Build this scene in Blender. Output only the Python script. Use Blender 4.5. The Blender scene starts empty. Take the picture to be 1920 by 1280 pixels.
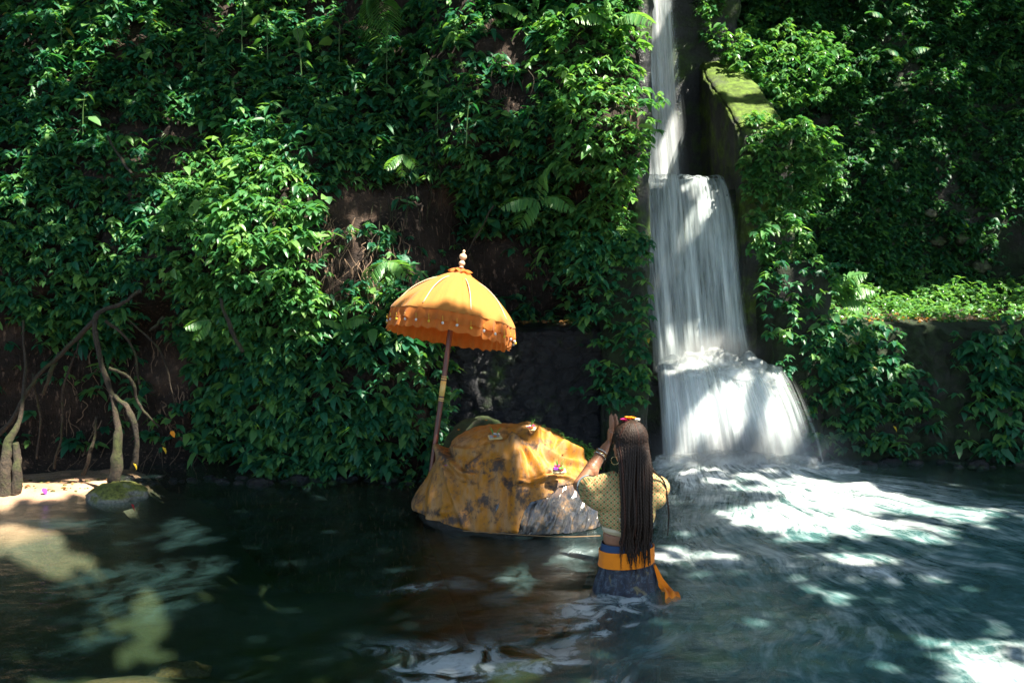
import bpy, math, random
import numpy as np
from mathutils import Vector, Matrix

# ------------------------------------------------------------------ camera, light, exposure
SC = bpy.context.scene
COL = SC.collection
random.seed(7)
RNG = np.random.default_rng(11)
FPX = 1867.0
CAMZ = 1.6
PITCH = math.radians(5.05)
cam_d = bpy.data.cameras.new("Camera")
cam = bpy.data.objects.new("Camera", cam_d)
COL.objects.link(cam)
cam.location = (0, 0, CAMZ)
cam.rotation_euler = (math.radians(90) - PITCH, 0, 0)
cam_d.sensor_width = 36.0
cam_d.lens = 36.0 * FPX / 1920.0
cam_d.clip_end = 300
cam_d.dof.use_dof = True
cam_d.dof.focus_distance = 5.6
cam_d.dof.aperture_fstop = 4.0
SC.camera = cam

SUN = np.array([0.42, -0.27, 0.87]); SUN /= np.linalg.norm(SUN)
world = bpy.data.worlds.new("World"); SC.world = world
world.use_nodes = True
wn = world.node_tree
sky = wn.nodes.new("ShaderNodeTexSky"); sky.sky_type = 'NISHITA'; sky.sun_disc = False
sky.sun_elevation = math.asin(SUN[2]); sky.sun_rotation = math.atan2(SUN[0], SUN[1])
wn.links.new(sky.outputs[0], wn.nodes["Background"].inputs[0])
wn.nodes["Background"].inputs[1].default_value = 0.08
sl = bpy.data.lights.new("Sun", 'SUN'); sl.energy = 5.0; sl.angle = math.radians(0.5); sl.color = (1.0, 0.92, 0.79)
so = bpy.data.objects.new("Sun", sl); COL.objects.link(so)
so.rotation_euler = Vector(-SUN).to_track_quat('-Z', 'Y').to_euler()
so.location = (4, 0, 12)
SC.view_settings.view_transform = 'Standard'
SC.view_settings.look = 'None'
SC.view_settings.exposure = 2.15
SC.view_settings.gamma = 1.0
SC.cycles.use_denoising = True
SC.cycles.max_bounces = 6
SC.cycles.diffuse_bounces = 3
SC.cycles.glossy_bounces = 3
SC.cycles.transmission_bounces = 4
SC.cycles.transparent_max_bounces = 20
SC.cycles.sample_clamp_indirect = 4.0
SC.cycles.volume_bounces = 0

# ------------------------------------------------------------------ pixel <-> place helpers
cp, sp_ = math.cos(PITCH), math.sin(PITCH)
def ray(px, py):
    a = (np.asarray(px, float) - 960) / FPX
    b = (640 - np.asarray(py, float)) / FPX
    return a, cp + b * sp_, -sp_ + b * cp
def at(px, py, Y):
    a, dy, dz = ray(px, py)
    t = Y / dy
    return np.stack([a * t, np.broadcast_to(Y, np.shape(t)).astype(float), CAMZ + dz * t], -1)
def proj(P):
    P = np.asarray(P, float)
    x, y, z = P[..., 0], P[..., 1], P[..., 2] - CAMZ
    d = np.maximum(y * cp - z * sp_, 1e-3); u = y * sp_ + z * cp
    return 960 + FPX * x / d, 640 - FPX * u / d
def on_water(px, py, z=0.0):
    a, dy, dz = ray(px, py)
    t = (z - CAMZ) / dz
    return np.array([a * t, dy * t, z])

# ------------------------------------------------------------------ noise
def _h(ix, iy, iz, s):
    h = (ix.astype(np.int64) * 374761393 + iy.astype(np.int64) * 668265263 + iz.astype(np.int64) * 2147483647 + s * 974634777) & 0xFFFFFFFF
    h = ((h ^ (h >> 13)) * 1274126177) & 0xFFFFFFFF
    h = ((h ^ (h >> 15)) * 2246822519) & 0xFFFFFFFF
    return ((h ^ (h >> 16)) & 0xFFFFFF) / float(0xFFFFFF)
def vnoise(x, y, z=0.0, s=0):
    x, y, z = np.broadcast_arrays(np.asarray(x, float), np.asarray(y, float), np.asarray(z, float))
    ix, iy, iz = np.floor(x), np.floor(y), np.floor(z)
    fx, fy, fz = x - ix, y - iy, z - iz
    fx = fx * fx * (3 - 2 * fx); fy = fy * fy * (3 - 2 * fy); fz = fz * fz * (3 - 2 * fz)
    r = 0
    for dx in (0, 1):
        wx = fx if dx else 1 - fx
        for dy in (0, 1):
            wy = fy if dy else 1 - fy
            for dz in (0, 1):
                wz = fz if dz else 1 - fz
                r = r + wx * wy * wz * _h(ix + dx, iy + dy, iz + dz, s)
    return r
def fbm(x, y, z=0.0, o=4, s=0):
    r, a, t = 0, 0.5, 0
    x = np.asarray(x, float); y = np.asarray(y, float); z = np.asarray(z, float)
    for i in range(o):
        r = r + a * vnoise(x, y, z, s + i); t += a
        a *= 0.5; x = x * 2.03 + 5.1; y = y * 2.03 + 1.7; z = z * 2.03 + 3.3
    return r / t * 2 - 1            # about -1..1
def worley(x, y, s=0):
    x, y = np.broadcast_arrays(np.asarray(x, float), np.asarray(y, float))
    ix, iy = np.floor(x), np.floor(y)
    f1 = np.full(x.shape, 9.0); f2 = np.full(x.shape, 9.0); cid = np.zeros(x.shape)
    for dx in (-1, 0, 1):
        for dy in (-1, 0, 1):
            cx, cy = ix + dx, iy + dy
            px = cx + 0.15 + 0.7 * _h(cx, cy, cx * 0, s); py = cy + 0.15 + 0.7 * _h(cx, cy, cx * 0, s + 5)
            d = np.hypot(x - px, y - py)
            idn = _h(cx, cy, cx * 0, s + 9)
            closer = d < f1
            f2 = np.where(closer, f1, np.minimum(f2, d)); cid = np.where(closer, idn, cid); f1 = np.where(closer, d, f1)
    return f1, f2, cid
def sstep(a, b, x):
    t = np.clip((np.asarray(x, float) - a) / (b - a), 0, 1)
    return t * t * (3 - 2 * t)

# ------------------------------------------------------------------ mesh helpers
def mesh_np(name, V, F, m=None, parent=None, smooth=True, attrs=None):
    V = np.asarray(V, np.float32); F = np.asarray(F, np.int32)
    me = bpy.data.meshes.new(name)
    n = F.shape[1]
    me.vertices.add(len(V)); me.vertices.foreach_set("co", V.ravel())
    me.loops.add(F.size); me.loops.foreach_set("vertex_index", F.ravel())
    me.polygons.add(len(F))
    me.polygons.foreach_set("loop_start", np.arange(len(F), dtype=np.int32) * n)
    me.polygons.foreach_set("loop_total", np.full(len(F), n, np.int32))
    me.update(calc_edges=True)
    if smooth: me.polygons.foreach_set("use_smooth", np.ones(len(F), bool))
    for k, a in (attrs or {}).items():
        a = np.asarray(a, np.float32)
        if a.ndim == 1:
            at_ = me.attributes.new(k, 'FLOAT', 'POINT'); at_.data.foreach_set("value", a)
        else:
            at_ = me.attributes.new(k, 'FLOAT_VECTOR', 'POINT'); at_.data.foreach_set("vector", a.ravel())
    ob = bpy.data.objects.new(name, me); COL.objects.link(ob)
    if m: me.materials.append(m)
    if parent: ob.parent = parent
    return ob
def grid_faces(nu, nv, wrap_u=False, wrap_v=False):
    iu = np.arange(nu if wrap_u else nu - 1); iv = np.arange(nv if wrap_v else nv - 1)
    A, B = np.meshgrid(iu, iv, indexing='ij'); A = A.ravel(); B = B.ravel()
    A2 = (A + 1) % nu; B2 = (B + 1) % nv
    return np.stack([A * nv + B, A2 * nv + B, A2 * nv + B2, A * nv + B2], 1)
class Soup:
    """collects quad pieces for one mesh"""
    def __init__(s): s.V = []; s.F = []; s.A = []; s.n = 0
    def add(s, V, F, a=0.0):
        V = np.asarray(V, float).reshape(-1, 3); s.V.append(V); s.F.append(np.asarray(F) + s.n)
        s.A.append(np.broadcast_to(a, (len(V),)).astype(float)); s.n += len(V); return s
    def build(s, name, m, parent=None, smooth=True):
        return mesh_np(name, np.concatenate(s.V), np.concatenate(s.F), m, parent, smooth, {"var": np.concatenate(s.A)})
def spline(P, n=8):
    P = np.asarray(P, float)
    if len(P) < 3:
        t = np.linspace(0, 1, n + 1)[:, None]; return P[0] * (1 - t) + P[-1] * t
    Q = np.vstack([2 * P[0] - P[1], P, 2 * P[-1] - P[-2]])
    out = []
    for i in range(1, len(Q) - 2):
        t = np.linspace(0, 1, n, endpoint=False)[:, None]
        a, b, c, d = Q[i - 1], Q[i], Q[i + 1], Q[i + 2]
        out.append(0.5 * ((2 * b) + (c - a) * t + (2 * a - 5 * b + 4 * c - d) * t ** 2 + (3 * b - a - 3 * c + d) * t ** 3))
    out.append(P[-1:])
    return np.vstack(out)
def tube_geo(P, R, k=8, closed_ends=True):
    P = np.asarray(P, float); n = len(P); R = np.broadcast_to(R, (n,)).astype(float)
    T = np.gradient(P, axis=0); T /= np.linalg.norm(T, axis=1)[:, None] + 1e-9
    u = np.cross(T[0], [0.31, 0.2, 0.93]); u /= np.linalg.norm(u) + 1e-9
    V = np.zeros((n, k, 3)); a = np.linspace(0, 2 * np.pi, k, endpoint=False)
    for i in range(n):
        u = u - T[i] * np.dot(u, T[i]); u /= np.linalg.norm(u) + 1e-9
        w = np.cross(T[i], u)
        V[i] = P[i] + R[i] * (np.cos(a)[:, None] * u + np.sin(a)[:, None] * w)
    if closed_ends:
        V = np.concatenate([np.repeat(P[:1][:, None], k, 1) + (V[:1] - P[:1][:, None]) * 1e-3, V, np.repeat(P[-1:][:, None], k, 1) + (V[-1:] - P[-1:][:, None]) * 1e-3]); n += 2
    return V.reshape(-1, 3), grid_faces(n, k, wrap_v=True)
def tube(name, pts, R, m, parent=None, k=8, sub=8, wob=0.0, seed=0):
    P = spline(pts, sub); n = len(P)
    if wob: P = P + wob * np.stack([fbm(np.arange(n) * .35, i * 7.3, seed * 3.1, 3) for i in range(3)], 1)
    r = np.interp(np.linspace(0, 1, n), np.linspace(0, 1, len(np.atleast_1d(R))), np.atleast_1d(R))
    V, F = tube_geo(P, r, k)
    return mesh_np(name, V, F, m, parent)
def lathe_geo(prof, k=32, axis=None, origin=(0, 0, 0)):
    prof = np.asarray(prof, float); a = np.linspace(0, 2 * np.pi, k, endpoint=False)
    V = np.stack([prof[:, 0][:, None] * np.cos(a), prof[:, 0][:, None] * np.sin(a), np.broadcast_to(prof[:, 1][:, None], (len(prof), k))], -1)
    V = V.reshape(-1, 3)
    if axis is not None: V = V @ np.array(axis_mat(axis)).T
    return V + np.asarray(origin), grid_faces(len(prof), k, wrap_v=True)
def axis_mat(ax):
    return np.array(Vector(ax).to_track_quat('Z', 'Y').to_matrix())
def ell_geo(c, r, k=16, M=None, noise=0.0, ns=3.0, seed=0, nj=None):
    nj = nj or k // 2 + 1
    th = np.linspace(0.001, np.pi - 0.001, nj); a = np.linspace(0, 2 * np.pi, k, endpoint=False)
    D = np.stack([np.sin(th)[:, None] * np.cos(a), np.sin(th)[:, None] * np.sin(a), np.broadcast_to(np.cos(th)[:, None], (nj, k))], -1).reshape(-1, 3)
    if noise: D = D * (1 + noise * fbm(D[:, 0] * ns + seed, D[:, 1] * ns, D[:, 2] * ns, 4, seed))[:, None]
    V = D * np.asarray(r)
    if M is not None: V = V @ np.asarray(M).T
    return V + np.asarray(c), grid_faces(nj, k, wrap_v=True)
def tag(o, label, cat=None, group=None, kind=None):
    o["label"] = label
    if cat: o["category"] = cat
    if group: o["group"] = group
    if kind: o["kind"] = kind
    return o
def thing(name, loc, label, cat, group=None):
    o = bpy.data.objects.new(name, None); COL.objects.link(o); o.location = [float(v) for v in loc]; o.empty_display_size = .1
    return tag(o, label, cat, group)
def rehome(o, parent):
    """mesh given in world coordinates -> child of an Empty placed in the world"""
    l = np.array(parent.location)
    me = o.data; n = len(me.vertices); co = np.empty(n * 3, np.float32); me.vertices.foreach_get("co", co)
    me.vertices.foreach_set("co", (co.reshape(-1, 3) - l).astype(np.float32).ravel()); me.update(); o.parent = parent
    return o

# ------------------------------------------------------------------ materials
class N:
    def __init__(s, name):
        s.m = bpy.data.materials.new(name); s.m.use_nodes = True; s.t = s.m.node_tree
        s.b = s.t.nodes["Principled BSDF"]; s.o = s.t.nodes["Material Output"]
    def n(s, t, **k):
        x = s.t.nodes.new(t)
        for a, v in k.items(): setattr(x, a, v)
        return x
    def l(s, a, b): s.t.links.new(a, b)
    def pos(s):
        g = s.n("ShaderNodeNewGeometry"); return g.outputs["Position"]
    def obj(s):
        return s.n("ShaderNodeTexCoord").outputs["Object"]
    def attr(s, name, vec=False):
        a = s.n("ShaderNodeAttribute"); a.attribute_name = name; return a.outputs["Vector" if vec else "Fac"]
    def mapping(s, v, scale=(1, 1, 1), loc=(0, 0, 0), rot=(0, 0, 0)):
        m = s.n("ShaderNodeMapping"); m.inputs["Scale"].default_value = scale; m.inputs["Location"].default_value = loc; m.inputs["Rotation"].default_value = rot
        s.l(v, m.inputs["Vector"]); return m.outputs[0]
    def noise(s, v, scale, detail=5, rough=.6, dist=0.0):
        x = s.n("ShaderNodeTexNoise"); x.inputs["Scale"].default_value = scale; x.inputs["Detail"].default_value = detail
        x.inputs["Roughness"].default_value = rough; x.inputs["Distortion"].default_value = dist
        s.l(v, x.inputs["Vector"]); return x.outputs["Fac"]
    def voro(s, v, scale, feature='F1', out="Distance"):
        x = s.n("ShaderNodeTexVoronoi"); x.feature = feature; x.inputs["Scale"].default_value = scale; s.l(v, x.inputs["Vector"]); return x.outputs[out]
    def ramp(s, f, *st):
        r = s.n("ShaderNodeValToRGB"); e = r.color_ramp.elements
        while len(e) < len(st): e.new(0.5)
        for i, (p, c) in enumerate(st):
            e[i].position = p
            e[i].color = (c, c, c, 1) if isinstance(c, (int, float)) else (*c, 1)
        s.l(f, r.inputs[0]); return r.outputs[0]
    def mix(s, f, a, b, mode='MIX'):
        x = s.n("ShaderNodeMix", data_type='RGBA', blend_type=mode)
        for i, v in ((0, f), (6, a), (7, b)):
            if isinstance(v, (int, float)): x.inputs[i].default_value = v if i == 0 else (v, v, v, 1)
            elif isinstance(v, tuple): x.inputs[i].default_value = (*v, 1)
            else: s.l(v, x.inputs[i])
        return x.outputs[2]
    def math(s, op, a, b=0.0, c=0.0, clamp=False):
        x = s.n("ShaderNodeMath", operation=op, use_clamp=clamp)
        for i, v in enumerate((a, b, c)):
            if isinstance(v, (int, float)): x.inputs[i].default_value = v
            else: s.l(v, x.inputs[i])
        return x.outputs[0]
    def sep(s, v):
        x = s.n("ShaderNodeSeparateXYZ"); s.l(v, x.inputs[0]); return x.outputs
    def comb(s, a, b, c):
        x = s.n("ShaderNodeCombineXYZ")
        for i, v in enumerate((a, b, c)):
            if isinstance(v, (int, float)): x.inputs[i].default_value = v
            else: s.l(v, x.inputs[i])
        return x.outputs[0]
    def bump(s, h, strength=.5, dist=.01, normal=None):
        b = s.n("ShaderNodeBump"); b.inputs["Strength"].default_value = strength; b.inputs["Distance"].default_value = dist
        s.l(h, b.inputs["Height"])
        if normal is not None: s.l(normal, b.inputs["Normal"])
        return b.outputs[0]
    def set(s, **k):
        for a, v in k.items():
            i = s.b.inputs[{"color": "Base Color", "rough": "Roughness", "spec": "Specular IOR Level", "normal": "Normal", "metal": "Metallic", "sheen": "Sheen Weight", "coat": "Coat Weight", "sss": "Subsurface Weight"}[a]]
            if isinstance(v, (int, float)): i.default_value = v
            elif isinstance(v, tuple): i.default_value = (*v, 1)
            else: s.l(v, i)
        return s
    def translucent(s, color, w, normal=None):
        tr = s.n("ShaderNodeBsdfTranslucent")
        if isinstance(color, tuple): tr.inputs[0].default_value = (*color, 1)
        else: s.l(color, tr.inputs[0])
        mx = s.n("ShaderNodeMixShader")
        if isinstance(w, (int, float)): mx.inputs[0].default_value = w
        else: s.l(w, mx.inputs[0])
        s.l(s.b.outputs[0], mx.inputs[1]); s.l(tr.outputs[0], mx.inputs[2]); s.l(mx.outputs[0], s.o.inputs[0]); return s

def leaf_mat(name, dark, mid, light, rough=.44, odd=None):
    q = N(name); v = q.attr("var")
    st = [(0.0, dark), (.45, mid), (.9, light)]
    if odd: st.append((.985, light)); st.append((.99, odd))
    c = q.ramp(v, *st)
    p = q.pos(); n = q.noise(p, 60, 2)
    c = q.mix(q.math('MULTIPLY', n, .35), c, dark)
    q.set(color=c, rough=rough, spec=.5, normal=q.bump(q.noise(p, 90, 2), .25, .004))
    q.translucent(q.mix(1.0, c, (2.0, 2.0, .75), 'MULTIPLY'), .36)
    return q.m
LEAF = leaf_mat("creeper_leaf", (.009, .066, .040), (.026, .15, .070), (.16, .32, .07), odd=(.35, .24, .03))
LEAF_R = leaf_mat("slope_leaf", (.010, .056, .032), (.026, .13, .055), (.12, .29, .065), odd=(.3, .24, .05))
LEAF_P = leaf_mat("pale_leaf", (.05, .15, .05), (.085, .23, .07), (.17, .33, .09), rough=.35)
LEAF_LIT = leaf_mat("sunlit_leaf", (.022, .095, .04), (.06, .20, .06), (.20, .36, .09), rough=.33)  # brighter leaf copy for sunlit plants, sunlight put into the colour
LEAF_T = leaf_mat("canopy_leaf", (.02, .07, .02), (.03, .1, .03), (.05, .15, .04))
def soil_mat():
    q = N("earth"); p = q.pos()
    n1 = q.noise(p, 2.2, 6); n2 = q.noise(p, 28, 6, .7); n3 = q.noise(q.mapping(p, (40, 40, 9)), 1, 4)
    c = q.ramp(n1, (.38, (.008, .006, .004)), (.56, (.024, .016, .011)), (.78, (.12, .075, .05)))
    c = q.mix(q.ramp(n2, (.45, 0.0), (.65, .7)), c, (.03, .02, .016))
    c = q.mix(q.ramp(n3, (.58, 0.0), (.68, .8)), c, (.2, .13, .09))
    h = q.math('ADD', q.math('MULTIPLY', n2, 1.0), q.math('MULTIPLY', n3, .7))
    q.set(color=c, rough=.85, spec=.3, normal=q.bump(h, .9, .03)); return q.m
SOIL = soil_mat()
def rock_mat(name, c1, c2, moss=0.0, rough=.6, mosscol=(.05, .10, .015), scale=1.0, bump=.02, flat_moss=0.0):
    q = N(name); p = q.pos()
    n1 = q.noise(p, 5 * scale, 8, .65); n2 = q.noise(p, 40 * scale, 5, .7)
    c = q.ramp(n1, (.3, c1), (.7, c2))
    c = q.mix(q.ramp(n2, (.4, .6), (.6, 0.0)), c, tuple(x * .4 for x in c1))
    n3 = q.noise(p, 3.3 * scale, 6, .7)
    up = q.sep(q.n("ShaderNodeNewGeometry").outputs["Normal"])[2]
    f = q.math('ADD', q.math('ADD', n3, moss), q.math('MULTIPLY', up, flat_moss))
    f = q.ramp(f, (.42, 0.0), (.58, 1.0))
    n4 = q.noise(p, 120 * scale, 3)
    mc = q.mix(n4, tuple(x * .3 for x in mosscol), tuple(x * 1.8 for x in mosscol)); mc = q.mix(q.ramp(q.noise(p, 17 * scale, 5, .7), (.38, .85), (.6, 0.0)), mc, tuple(x * .25 for x in mosscol))
    c = q.mix(f, c, mc)
    h = q.math('ADD', q.math('MULTIPLY', n2, .6), q.math('ADD', n1, q.math('MULTIPLY', n4, q.math('MULTIPLY', f, .7))))
    q.set(color=c, rough=q.mix(f, rough, .9), spec=.5, normal=q.bump(h, .9, bump)); return q.m
LAVA = rock_mat("wet_lava_stone", (.004, .005, .007), (.018, .019, .022), moss=-.12, rough=.32, bump=.04)
WETWALL = rock_mat("wet_dark_wall", (.008, .010, .012), (.022, .026, .028), moss=-.05, rough=.35)
MOSSWALL = rock_mat("mossy_wall", (.008, .009, .008), (.028, .026, .02), moss=.06, rough=.75, mosscol=(.014, .032, .007), flat_moss=.10)
MOSSTOP = rock_mat("bright_moss", (.06, .06, .05), (.16, .15, .12), moss=.28, rough=.8, mosscol=(.11, .19, .02), flat_moss=.1)
ROCK = rock_mat("river_rock", (.05, .045, .035), (.16, .14, .1), moss=.0, rough=.55, mosscol=(.12, .13, .03), flat_moss=.32)
PALEROCK = rock_mat("pale_stone", (.06, .055, .04), (.14, .13, .095), moss=-.04, rough=.7)
BARK = rock_mat("root_bark", (.018, .013, .008), (.07, .048, .028), moss=-.07, rough=.85, mosscol=(.05, .06, .015), scale=1.6, flat_moss=.1)

# ------------------------------------------------------------------ terrain surfaces (seen from the front: y = F(x, z))
def bumps(x, z, s, a=.22, f=1.3):
    return a * fbm(x * f, z * f, 0, 4, s) + a * .38 * fbm(x * f * 4, z * f * 4, 0, 4, s + 9)
def LB(x, z):
    """left bank"""
    x = np.asarray(x, float); z = np.asarray(z, float)
    y = 6.95 + .10 * z + .50 * np.maximum(z - 1.55, 0)
    y = y + bumps(x, z, 3, .20)
    # cavity among the roots low on the left
    cav = np.exp(-((x + 3.05) / .75) ** 2) * sstep(1.5, .9, z) * sstep(-.2, .25, z)
    y = y + .75 * cav
    y = y + .35 * np.exp(-((x + 2.2) / .35) ** 2) * sstep(1.7, 1.2, z)
    # under-cut right above the water
    y = y + .22 * sstep(.35, .0, z) * sstep(-3.2, -2.4, x)
    # shrub shoulder
    y = y - .22 * np.exp(-((x + 1.75) / .45) ** 2 - ((z - 1.75) / .8) ** 2)
    # alcove behind the parasol, ledge at z 1.07
    alc = sstep(-.75, -.35, x)
    y = y + alc * (.75 * sstep(2.4, 1.7, z) - .45 * sstep(1.9, 2.6, z))
    # bulge of climbing plants beside the fall
    y = y - .35 * np.exp(-((x - .65) / .35) ** 2) * sstep(1.4, 2.0, z)
    return y
XR = 0.86
def RB(x, z):
    """right slope, behind the ledge"""
    x = np.asarray(x, float); z = np.asarray(z, float)
    y = 10.25 + .22 * (z - 1.1) + .25 * np.maximum(z - 2.9, 0) + bumps(x, z, 21, .30, .9)
    y = y - .8 * sstep(5.0, 5.6, x) * sstep(2.2, 1.4, z) * 0
    return y - .10 * (x - 3.5)
def surf_point(F, px, py, it=30):
    Y = np.full(np.shape(px), 7.5)
    for _ in range(it):
        P = at(px, py, Y); Y = .5 * Y + .5 * F(P[..., 0], P[..., 2])
    return at(px, py, Y)
def surf_normal(F, x, z, e=.03):
    dx = (F(x + e, z) - F(x - e, z)) / (2 * e); dz = (F(x, z + e) - F(x, z - e)) / (2 * e)
    n = np.stack([dx, -np.ones_like(dx), dz], -1)
    return n / np.linalg.norm(n, axis=-1)[..., None]
def front_sheet(F, x0, x1, z0, z1, step, rgt=0.0, lft=0.0, fine=.05):
    xs = np.arange(x0, x1 + step, step); zs = np.arange(z0, z1 + step, step)
    X, Z = np.meshgrid(xs, zs, indexing='ij'); Y = F(X, Z) + fine * fbm(X * 14, Z * 14, 0, 3, 44) + fine * .5 * fbm(X * 40, Z * 40, 0, 2, 48)
    G = np.stack([X, Y, Z], -1)
    if rgt:
        ext = []
        for d in np.arange(step, rgt, .08):
            E = G[-1].copy(); E[:, 1] = np.maximum(E[:, 1] + d, E[:, 1]); E[:, 0] += .04 * fbm(E[:, 1] * 5, E[:, 2] * 5, 0, 3, 2) + .02; ext.append(E)
        G = np.concatenate([G, np.array(ext)])
    if lft:
        ext = []
        for d in np.arange(step, lft, .08)[::-1]:
            E = G[0].copy(); E[:, 1] += d; ext.append(E)
        G = np.concatenate([np.array(ext), G])
    return G.reshape(-1, 3), grid_faces(*G.shape[:2])
V, F = front_sheet(LB, -9.0, XR, -1.3, 6.5, .035, rgt=3.6)
tag(mesh_np("river_bank", V, F, SOIL), "steep brown earth bank left of the waterfall under the creepers", kind='structure')
V, F = front_sheet(RB, 1.2, 11.0, -1.3, 8.5, .06, lft=2.0)
tag(mesh_np("hillside", V, F, rock_mat("slope_rock", (.010, .010, .008), (.035, .03, .022), moss=.02, rough=.85, mosscol=(.012, .03, .008))), "dark rocky hillside right of the waterfall under the creepers", kind='structure')
# ------------------------------------------------------------------ river bed and water
def bed_z(x, y):
    s = np.maximum(x + 2.95, 0) / 1.0 * .7 + np.maximum(6.3 - y, 0) / 2.4 + .12 * fbm(x * 1.7, y * 1.7, 2.0, 2, 8)
    d = .85 * sstep(0, 1, s)
    d = d - .34 * np.exp(-((x + 1.95) / .75) ** 2 - ((y - 4.75) / .55) ** 2) * sstep(0, .5, s)
    bar = .075 * np.exp(-((x + 3.5) / .7) ** 2 - ((y - 6.5) / .28) ** 2)
    z = -.015 - d + bar + .03 * fbm(x * 2.1, y * 2.1, 0, 3, 61)
    return z - .6 * sstep(.3, 1.2, x) * 0
xs = np.arange(-10, 11, .05); ys = np.arange(-3, 11.0, .05)
X, Y = np.meshgrid(xs, ys, indexing='ij'); Z = bed_z(X, Y) + .012 * fbm(X * 9, Y * 9, 0, 3, 5)
q = N("river_sand"); p = q.pos()
n1 = q.noise(p, 3, 6); n2 = q.noise(p, 70, 4); n3 = q.noise(p, 5, 6, .7, 1.2)
c = q.ramp(n1, (.35, (.34, .20, .12)), (.6, (.50, .31, .19)))
zz = q.sep(p)[2]
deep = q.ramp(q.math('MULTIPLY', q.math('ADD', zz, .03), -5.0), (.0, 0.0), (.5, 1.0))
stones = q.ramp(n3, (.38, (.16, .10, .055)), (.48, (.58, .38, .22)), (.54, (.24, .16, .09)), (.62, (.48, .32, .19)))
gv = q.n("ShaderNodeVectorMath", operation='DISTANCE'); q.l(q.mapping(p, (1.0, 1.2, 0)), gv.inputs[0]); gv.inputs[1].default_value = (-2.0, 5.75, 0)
unlit_mask = q.ramp(q.math('ADD', gv.outputs["Value"], q.math('MULTIPLY', n1, .7)), (.75, 0.0), (1.25, .9))
stones = q.mix(unlit_mask, stones, (.036, .055, .040))  # sunlit patch painted into the bed colour: pale inside, dark around
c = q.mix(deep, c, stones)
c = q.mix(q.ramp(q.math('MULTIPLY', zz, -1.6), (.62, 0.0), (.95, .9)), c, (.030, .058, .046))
q.set(color=c, rough=.7, normal=q.bump(q.math('ADD', n2, n3), .5, .02))
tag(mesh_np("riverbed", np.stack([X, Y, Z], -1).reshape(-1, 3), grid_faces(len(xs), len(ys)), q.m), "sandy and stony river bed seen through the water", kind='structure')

xs = np.arange(-4.6, 5.6, .022); ys = np.arange(2.2, 8.0, .022)
X, Y = np.meshgrid(xs, ys, indexing='ij')
PX, PY = proj(np.stack([X, Y, X * 0], -1))
bx = 1245 - np.maximum(PY - 1080, 0) * 1.15
aer = sstep(-110, 130, PX - bx + 60 * fbm(X * 1.5, Y * 1.5, 0, 3, 9))
topy = 868 + np.maximum(PX - 1560, 0) * .17
aer = aer * sstep(-12, 35, PY - topy)
aer = aer * (1 - .45 * sstep(1000, 1280, PY) * sstep(1500, 1250, PX))
foam = np.zeros_like(X)
for (bxp, byp, rx, ry, am) in [(1400, 890, 190, 30, 1.0), (1300, 905, 110, 28, .9), (1590, 932, 190, 34, 1.0), (1490, 975, 190, 28, .9), (1650, 1068, 110, 24, .75), (1700, 990, 140, 26, .65),
        (1890, 1245, 110, 40, .6), (1250, 1050, 50, 22, .85), (1345, 1045, 90, 24, .6), (1340, 940, 110, 26, .55), (1480, 1040, 130, 26, .35), (1840, 960, 100, 22, .5), (1640, 1180, 160, 30, .25),
        (1080, 1040, 70, 12, .35)]:
    foam = np.maximum(foam, am * np.exp(-((PX - bxp) / rx) ** 2 - ((PY - byp) / ry) ** 2))
dd = np.hypot(X - 1.62, Y - 7.35); ang = np.arctan2(Y - 7.75, X - 1.55) + .22 * fbm(X * .7, Y * .7, 0, 3, 77)
rr = np.hypot(X - 1.55, Y - 7.75)
# short wave crests drifting away on the darker water
U = X * .86 + Y * .5; W = -X * .5 + Y * .86
cr = fbm(U * 1.1, W * 5.0, 0, 4, 31)
region = sstep(600, 820, PX) * sstep(1060, 1110, PY) * sstep(1330, 1180, PX)
crest = region * sstep(-.04, .14, cr) * sstep(-.45, .0, fbm(X * 1.4, Y * 1.4, 3.0, 2, 12))
turb = np.clip(aer + .9 * region, 0, 1)
wav = .006 * fbm(X * 3.5, Y * 8, 0, 4, 8)
wav = wav + turb * (.014 * fbm(U * 2.0, W * 5.5, 0, 5, 31) + .005 * fbm(X * 9, Y * 9, 0, 3, 33))
wav = wav + .05 * np.exp(-(dd / .75) ** 2) * (1 + .8 * fbm(X * 4, Y * 4, 0, 4, 6)) + .025 * foam * (1 + fbm(rr * 5, ang * 14, 0, 3, 13))
nx, ny = X.shape
top = np.stack([X, Y, wav], -1)
# closed body of water: the surface plus sides and a floor below the bed
V = [top.reshape(-1, 3)]; Fc = [grid_faces(nx, ny)]
ring = [(i, 0) for i in range(nx)] + [(nx - 1, j) for j in range(1, ny)] + [(i, ny - 1) for i in range(nx - 2, -1, -1)] + [(0, j) for j in range(ny - 2, 0, -1)]
ri = np.array([i * ny + j for i, j in ring]); nr = len(ri)
low = V[0][ri].copy(); low[:, 2] = -1.6
V.append(low); k0 = nx * ny
idx = np.arange(nr); nxt = (idx + 1) % nr
Fc.append(np.stack([ri[idx], k0 + idx, k0 + nxt, ri[nxt]], 1))
V.append(np.array([[X[0, 0], Y[0, 0], -1.6], [X[-1, 0], Y[0, 0], -1.6], [X[-1, 0], Y[0, -1], -1.6], [X[0, 0], Y[0, -1], -1.6]])); k1 = k0 + nr
Fc.append(np.array([[k1, k1 + 3, k1 + 2, k1 + 1]]))
V = np.concatenate(V); nv = len(V)
def padv(a): return np.concatenate([a.ravel(), np.zeros(nv - a.size)])
flow = np.stack([padv(rr), padv(ang), padv(X)], 1)
q = N("river_water"); fl = q.attr("flow", True); fo = q.attr("foam"); ae = q.attr("aer"); crs = q.attr("crest"); p = q.pos()
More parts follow.
